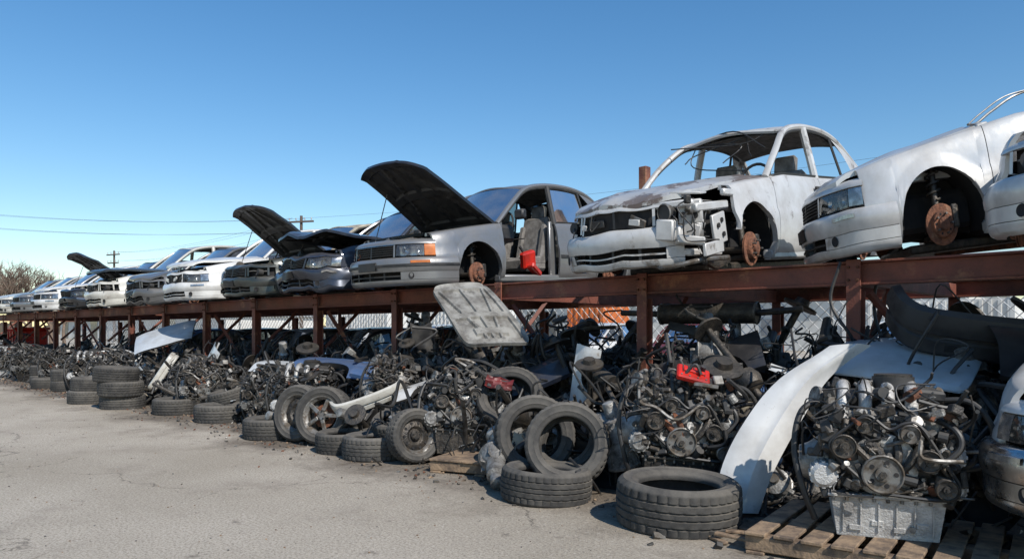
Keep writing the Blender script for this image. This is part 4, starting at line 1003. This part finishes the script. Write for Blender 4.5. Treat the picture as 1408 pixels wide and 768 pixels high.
# ================================================================== BACKGROUND
def warehouse(name,x,y,l,h):
    bw=empty(name,(x,y,0))
    b=MB(); b.box((0,0,h/2),(l,12,h),M_bld,b=.02); b.obj('walls',bw)
    b=MB(); b.box((0,0,h+.12),(l+1,13,.25),M_roof,b=.02)
    for k in range(int(l/5)): b.box((-l/2+3+k*5,-6.02,1.5 if k%3 else 1.5),(1.6 if k%3 else 3.2,.06,1.1 if k%3 else 2.8),M_roof if k%3 else M_gry,b=.01)
    b.obj('roof_doors_windows',bw)
warehouse('warehouse_building',-42,52,64,3.6); warehouse('storage_building',-114,44,64,3.0)
def container(name,x,y,mt,l=6,yaw=0):
    b=MB(); b.box((0,0,1.3),(l,2.4,2.3),mt)
    for k in range(int(l/.3)): b.box((-l/2+.15+k*.3,-1.22,1.3),(.12,.05,2.2),mt)
    for s_ in(-1,1):
        for q in(-1,1): b.box((s_*(l/2-.05),q*1.2,1.3),(.16,.1,2.5),mt)
    b.box((0,0,.08),(l,2.2,.14),M_dark)
    o=b.obj(name); o.location=(x,y,0); o.rotation_euler=(0,0,yaw)
container('white_shipping_container',-30,27,M_bld,6); container('orange_shipping_container',-22.5,29.5,M_orange,2.,.1); container('white_shipping_container',-8.5,33,M_bld,6); container('white_shipping_container',-42,30,M_bld,6)
for (nm,x,y,pm,sd_) in (('white_sedan',-13.5,15.5,M_wht,41),('silver_sedan',-5.2,14.5,M_silA,42),('white_sedan',-20,15,M_wht2,43),('red_sedan',-10.2,16.,M_cred if 'M_cred' in globals() else M_dred,44)):
    make_car(nm,(x,y,.24),yaw=r.uniform(-15,15),paintm=pm,seed=sd_,sc=(1,1,1.02),hubs=False)
b=MB(); b.box((0,0,.7),(1.3,1.0,1.2),M_red,b=.05); b.box((0,0,1.34),(1.4,1.1,.08),M_red,b=.03)
for k in range(4): b.box((-.5+k*.33,-.52,.7),(.08,.06,1.1),M_red)
for s_ in(-1,1): b.cyl((s_*.5,-.4,.06),(s_*.5,-.4,.0),.06,M_dark)
o=b.obj('red_scrap_skip'); o.location=(-30.5,6.9,.0)
def tree_mesh(seed):
    r=random.Random(seed); b=MB()
    def br(p,d,l,rad,dep):
        q=p+d*l; mid=p.lerp(q,.5)+Vector((r.uniform(-1,1),r.uniform(-1,1),0))*l*.05
        b.tube([p,mid,q],[rad,rad*.85,rad*.65],M_bark,n=5 if dep<3 else 3)
        if dep>=6: return
        for k in range(r.randint(2,3)+(1 if dep in(1,2) else 0)):
            nd=(d+Vector((r.uniform(-.8,.8),r.uniform(-.8,.8),r.uniform(-.2,.6)))).normalized(); br(p.lerp(q,r.uniform(.6,1)),nd,l*r.uniform(.6,.82),rad*.6,dep+1)
    br(Vector((0,0,0)),Vector((0,0,1)),2.1,.17,0); return b.mesh('bare_tree')
TR_=[tree_mesh(5),tree_mesh(6)]
r=random.Random(3)
for k in range(14): put(TR_[k%2],'bare_tree',(-88+.56*k+r.uniform(-2,2),13.5+.5*k+r.uniform(-1,1),0),(0,0,r.random()*6),r.uniform(1.35,1.7)*(1-.02*k))
b=MB()
b.grid(lambda u,v:(-400+520*u,260,v*(5+2.5*nz((-400+520*u)*.07,0)+1.5*nz((-400+520*u)*.5,3))),400,1,M_fol); b.grid(lambda u,v:(-330,-60+330*u,v*(4+2*nz(u*30,7)+1.*nz(u*150,3))),300,1,M_fol); b.obj('distant_tree_line')
def upole(x,y,h,yaw):
    e=empty('utility_pole',(x,y,0),(0,0,yaw)); b=MB(); b.cyl((0,0,0),(0,0,h),.17,M_pole,.11); b.box((0,-.14,h-.5),(2.4,.12,.14),M_pole); b.box((0,-.14,h-1.5),(2.0,.12,.14),M_pole)
    for z in(h-.38,h-1.38):
        for q in(-1,-.4,.4,1): b.cyl((q,-.14,z),(q,-.14,z+.2),.05,M_gal)
    b.cyl((.3,-.25,h-3),(.3,-.25,h-2.1),.22,M_gal); b.obj('pole_and_crossarms',e)
upole(-97,31,11,.3); upole(-54,31.3,10.6,.5); upole(-69.5,7.,10.6,.5); upole(-5,50.5,12.6,.2)
def wires(a,c,za,zc,full=True):
    b=MB()
    for off in((-1,.4) if full else (0,)):
        for dz in((0,-1.0) if full else (0,)):
            pts=[]
            for k in range(25):
                t=k/24; pts.append((a[0]+(c[0]-a[0])*t+off*.5,a[1]+(c[1]-a[1])*t+off*.5,za+(zc-za)*t+dz-4*.7*t*(1-t)))
            b.tube(pts,.008,M_wire,n=4)
    b.obj('power_lines')
wires((-54,31.3),(-69.5,7),10.4,10.4); wires((-54,31.3),(-5,50.5),10.4,12.4,False); wires((-97,31),(-54,31.3),10.8,10.4)
# ================================================================== DEBRIS
b=MB(); r=random.Random(9)
for k in range(1800):
    x=-r.random()**1.0*24+.2; y=front(x)-.1-abs(r.gauss(0,.32)); s=r.uniform(.004,.016)*(1 if r.random()<.93 else 2.)
    b.box((x,y,s*.4),(s*r.uniform(1,3),s*r.uniform(.8,1.6),s),r.choice([M_iron,M_plas,M_iron,M_steel,M_wood,M_rust]),b=.001,rot=(r.random(),r.random(),r.random()*6))
for k in range(700):
    x=r.uniform(-20,0); y=r.uniform(.8,4.4); s=r.uniform(.003,.008)
    b.box((x,y,s*.4),(s*1.5,s,s),M_steel if r.random()<.5 else M_wood,b=.001,rot=(0,0,r.random()*6))
b.obj('ground_debris')
b=MB(); r=random.Random(4)
for k in range(7): b.box((r.uniform(-.5,.5),r.uniform(-.15,.15),.012+.005*k),(r.uniform(.15,.45),.04,.018),M_wood,rot=(0,r.uniform(-.05,.05),r.uniform(-.6,.6)))
o=b.obj('broken_pallet_boards'); o.location=(-1.95,4.15,0)
b=MB(); b.tube(spline([(-1.38,6.3,2.78),(-1.34,6.38,2.80),(-1.27,6.5,2.90),(-1.12,6.7,3.05),(-.8,6.9,3.13)],8),.010,M_gry,n=6); b.tube(spline([(-1.38,6.3,2.78),(-1.32,6.42,2.88),(-1.2,6.6,3.02),(-1.0,6.8,3.10)],8),.006,M_gry,n=6); b.obj('loose_trim_strip')
b=MB()
for k in range(70):
    p=Vector((RND.uniform(-8,-.4),RND.uniform(4.9,6.0),0)); p.z=moundz(p.x,p.y)+.15; pts=[p]
    for _ in range(4): p=p+Vector((RND.uniform(-.4,.4),RND.uniform(-.2,.2),RND.uniform(-.25,.3))); p.z=max(.03,p.z); pts.append(p)
    b.tube(spline(pts,6),RND.choice([.006,.010,.016]),M_hose,n=6)
b.obj('tangled_hoses')
print('objects',len(bpy.data.objects))
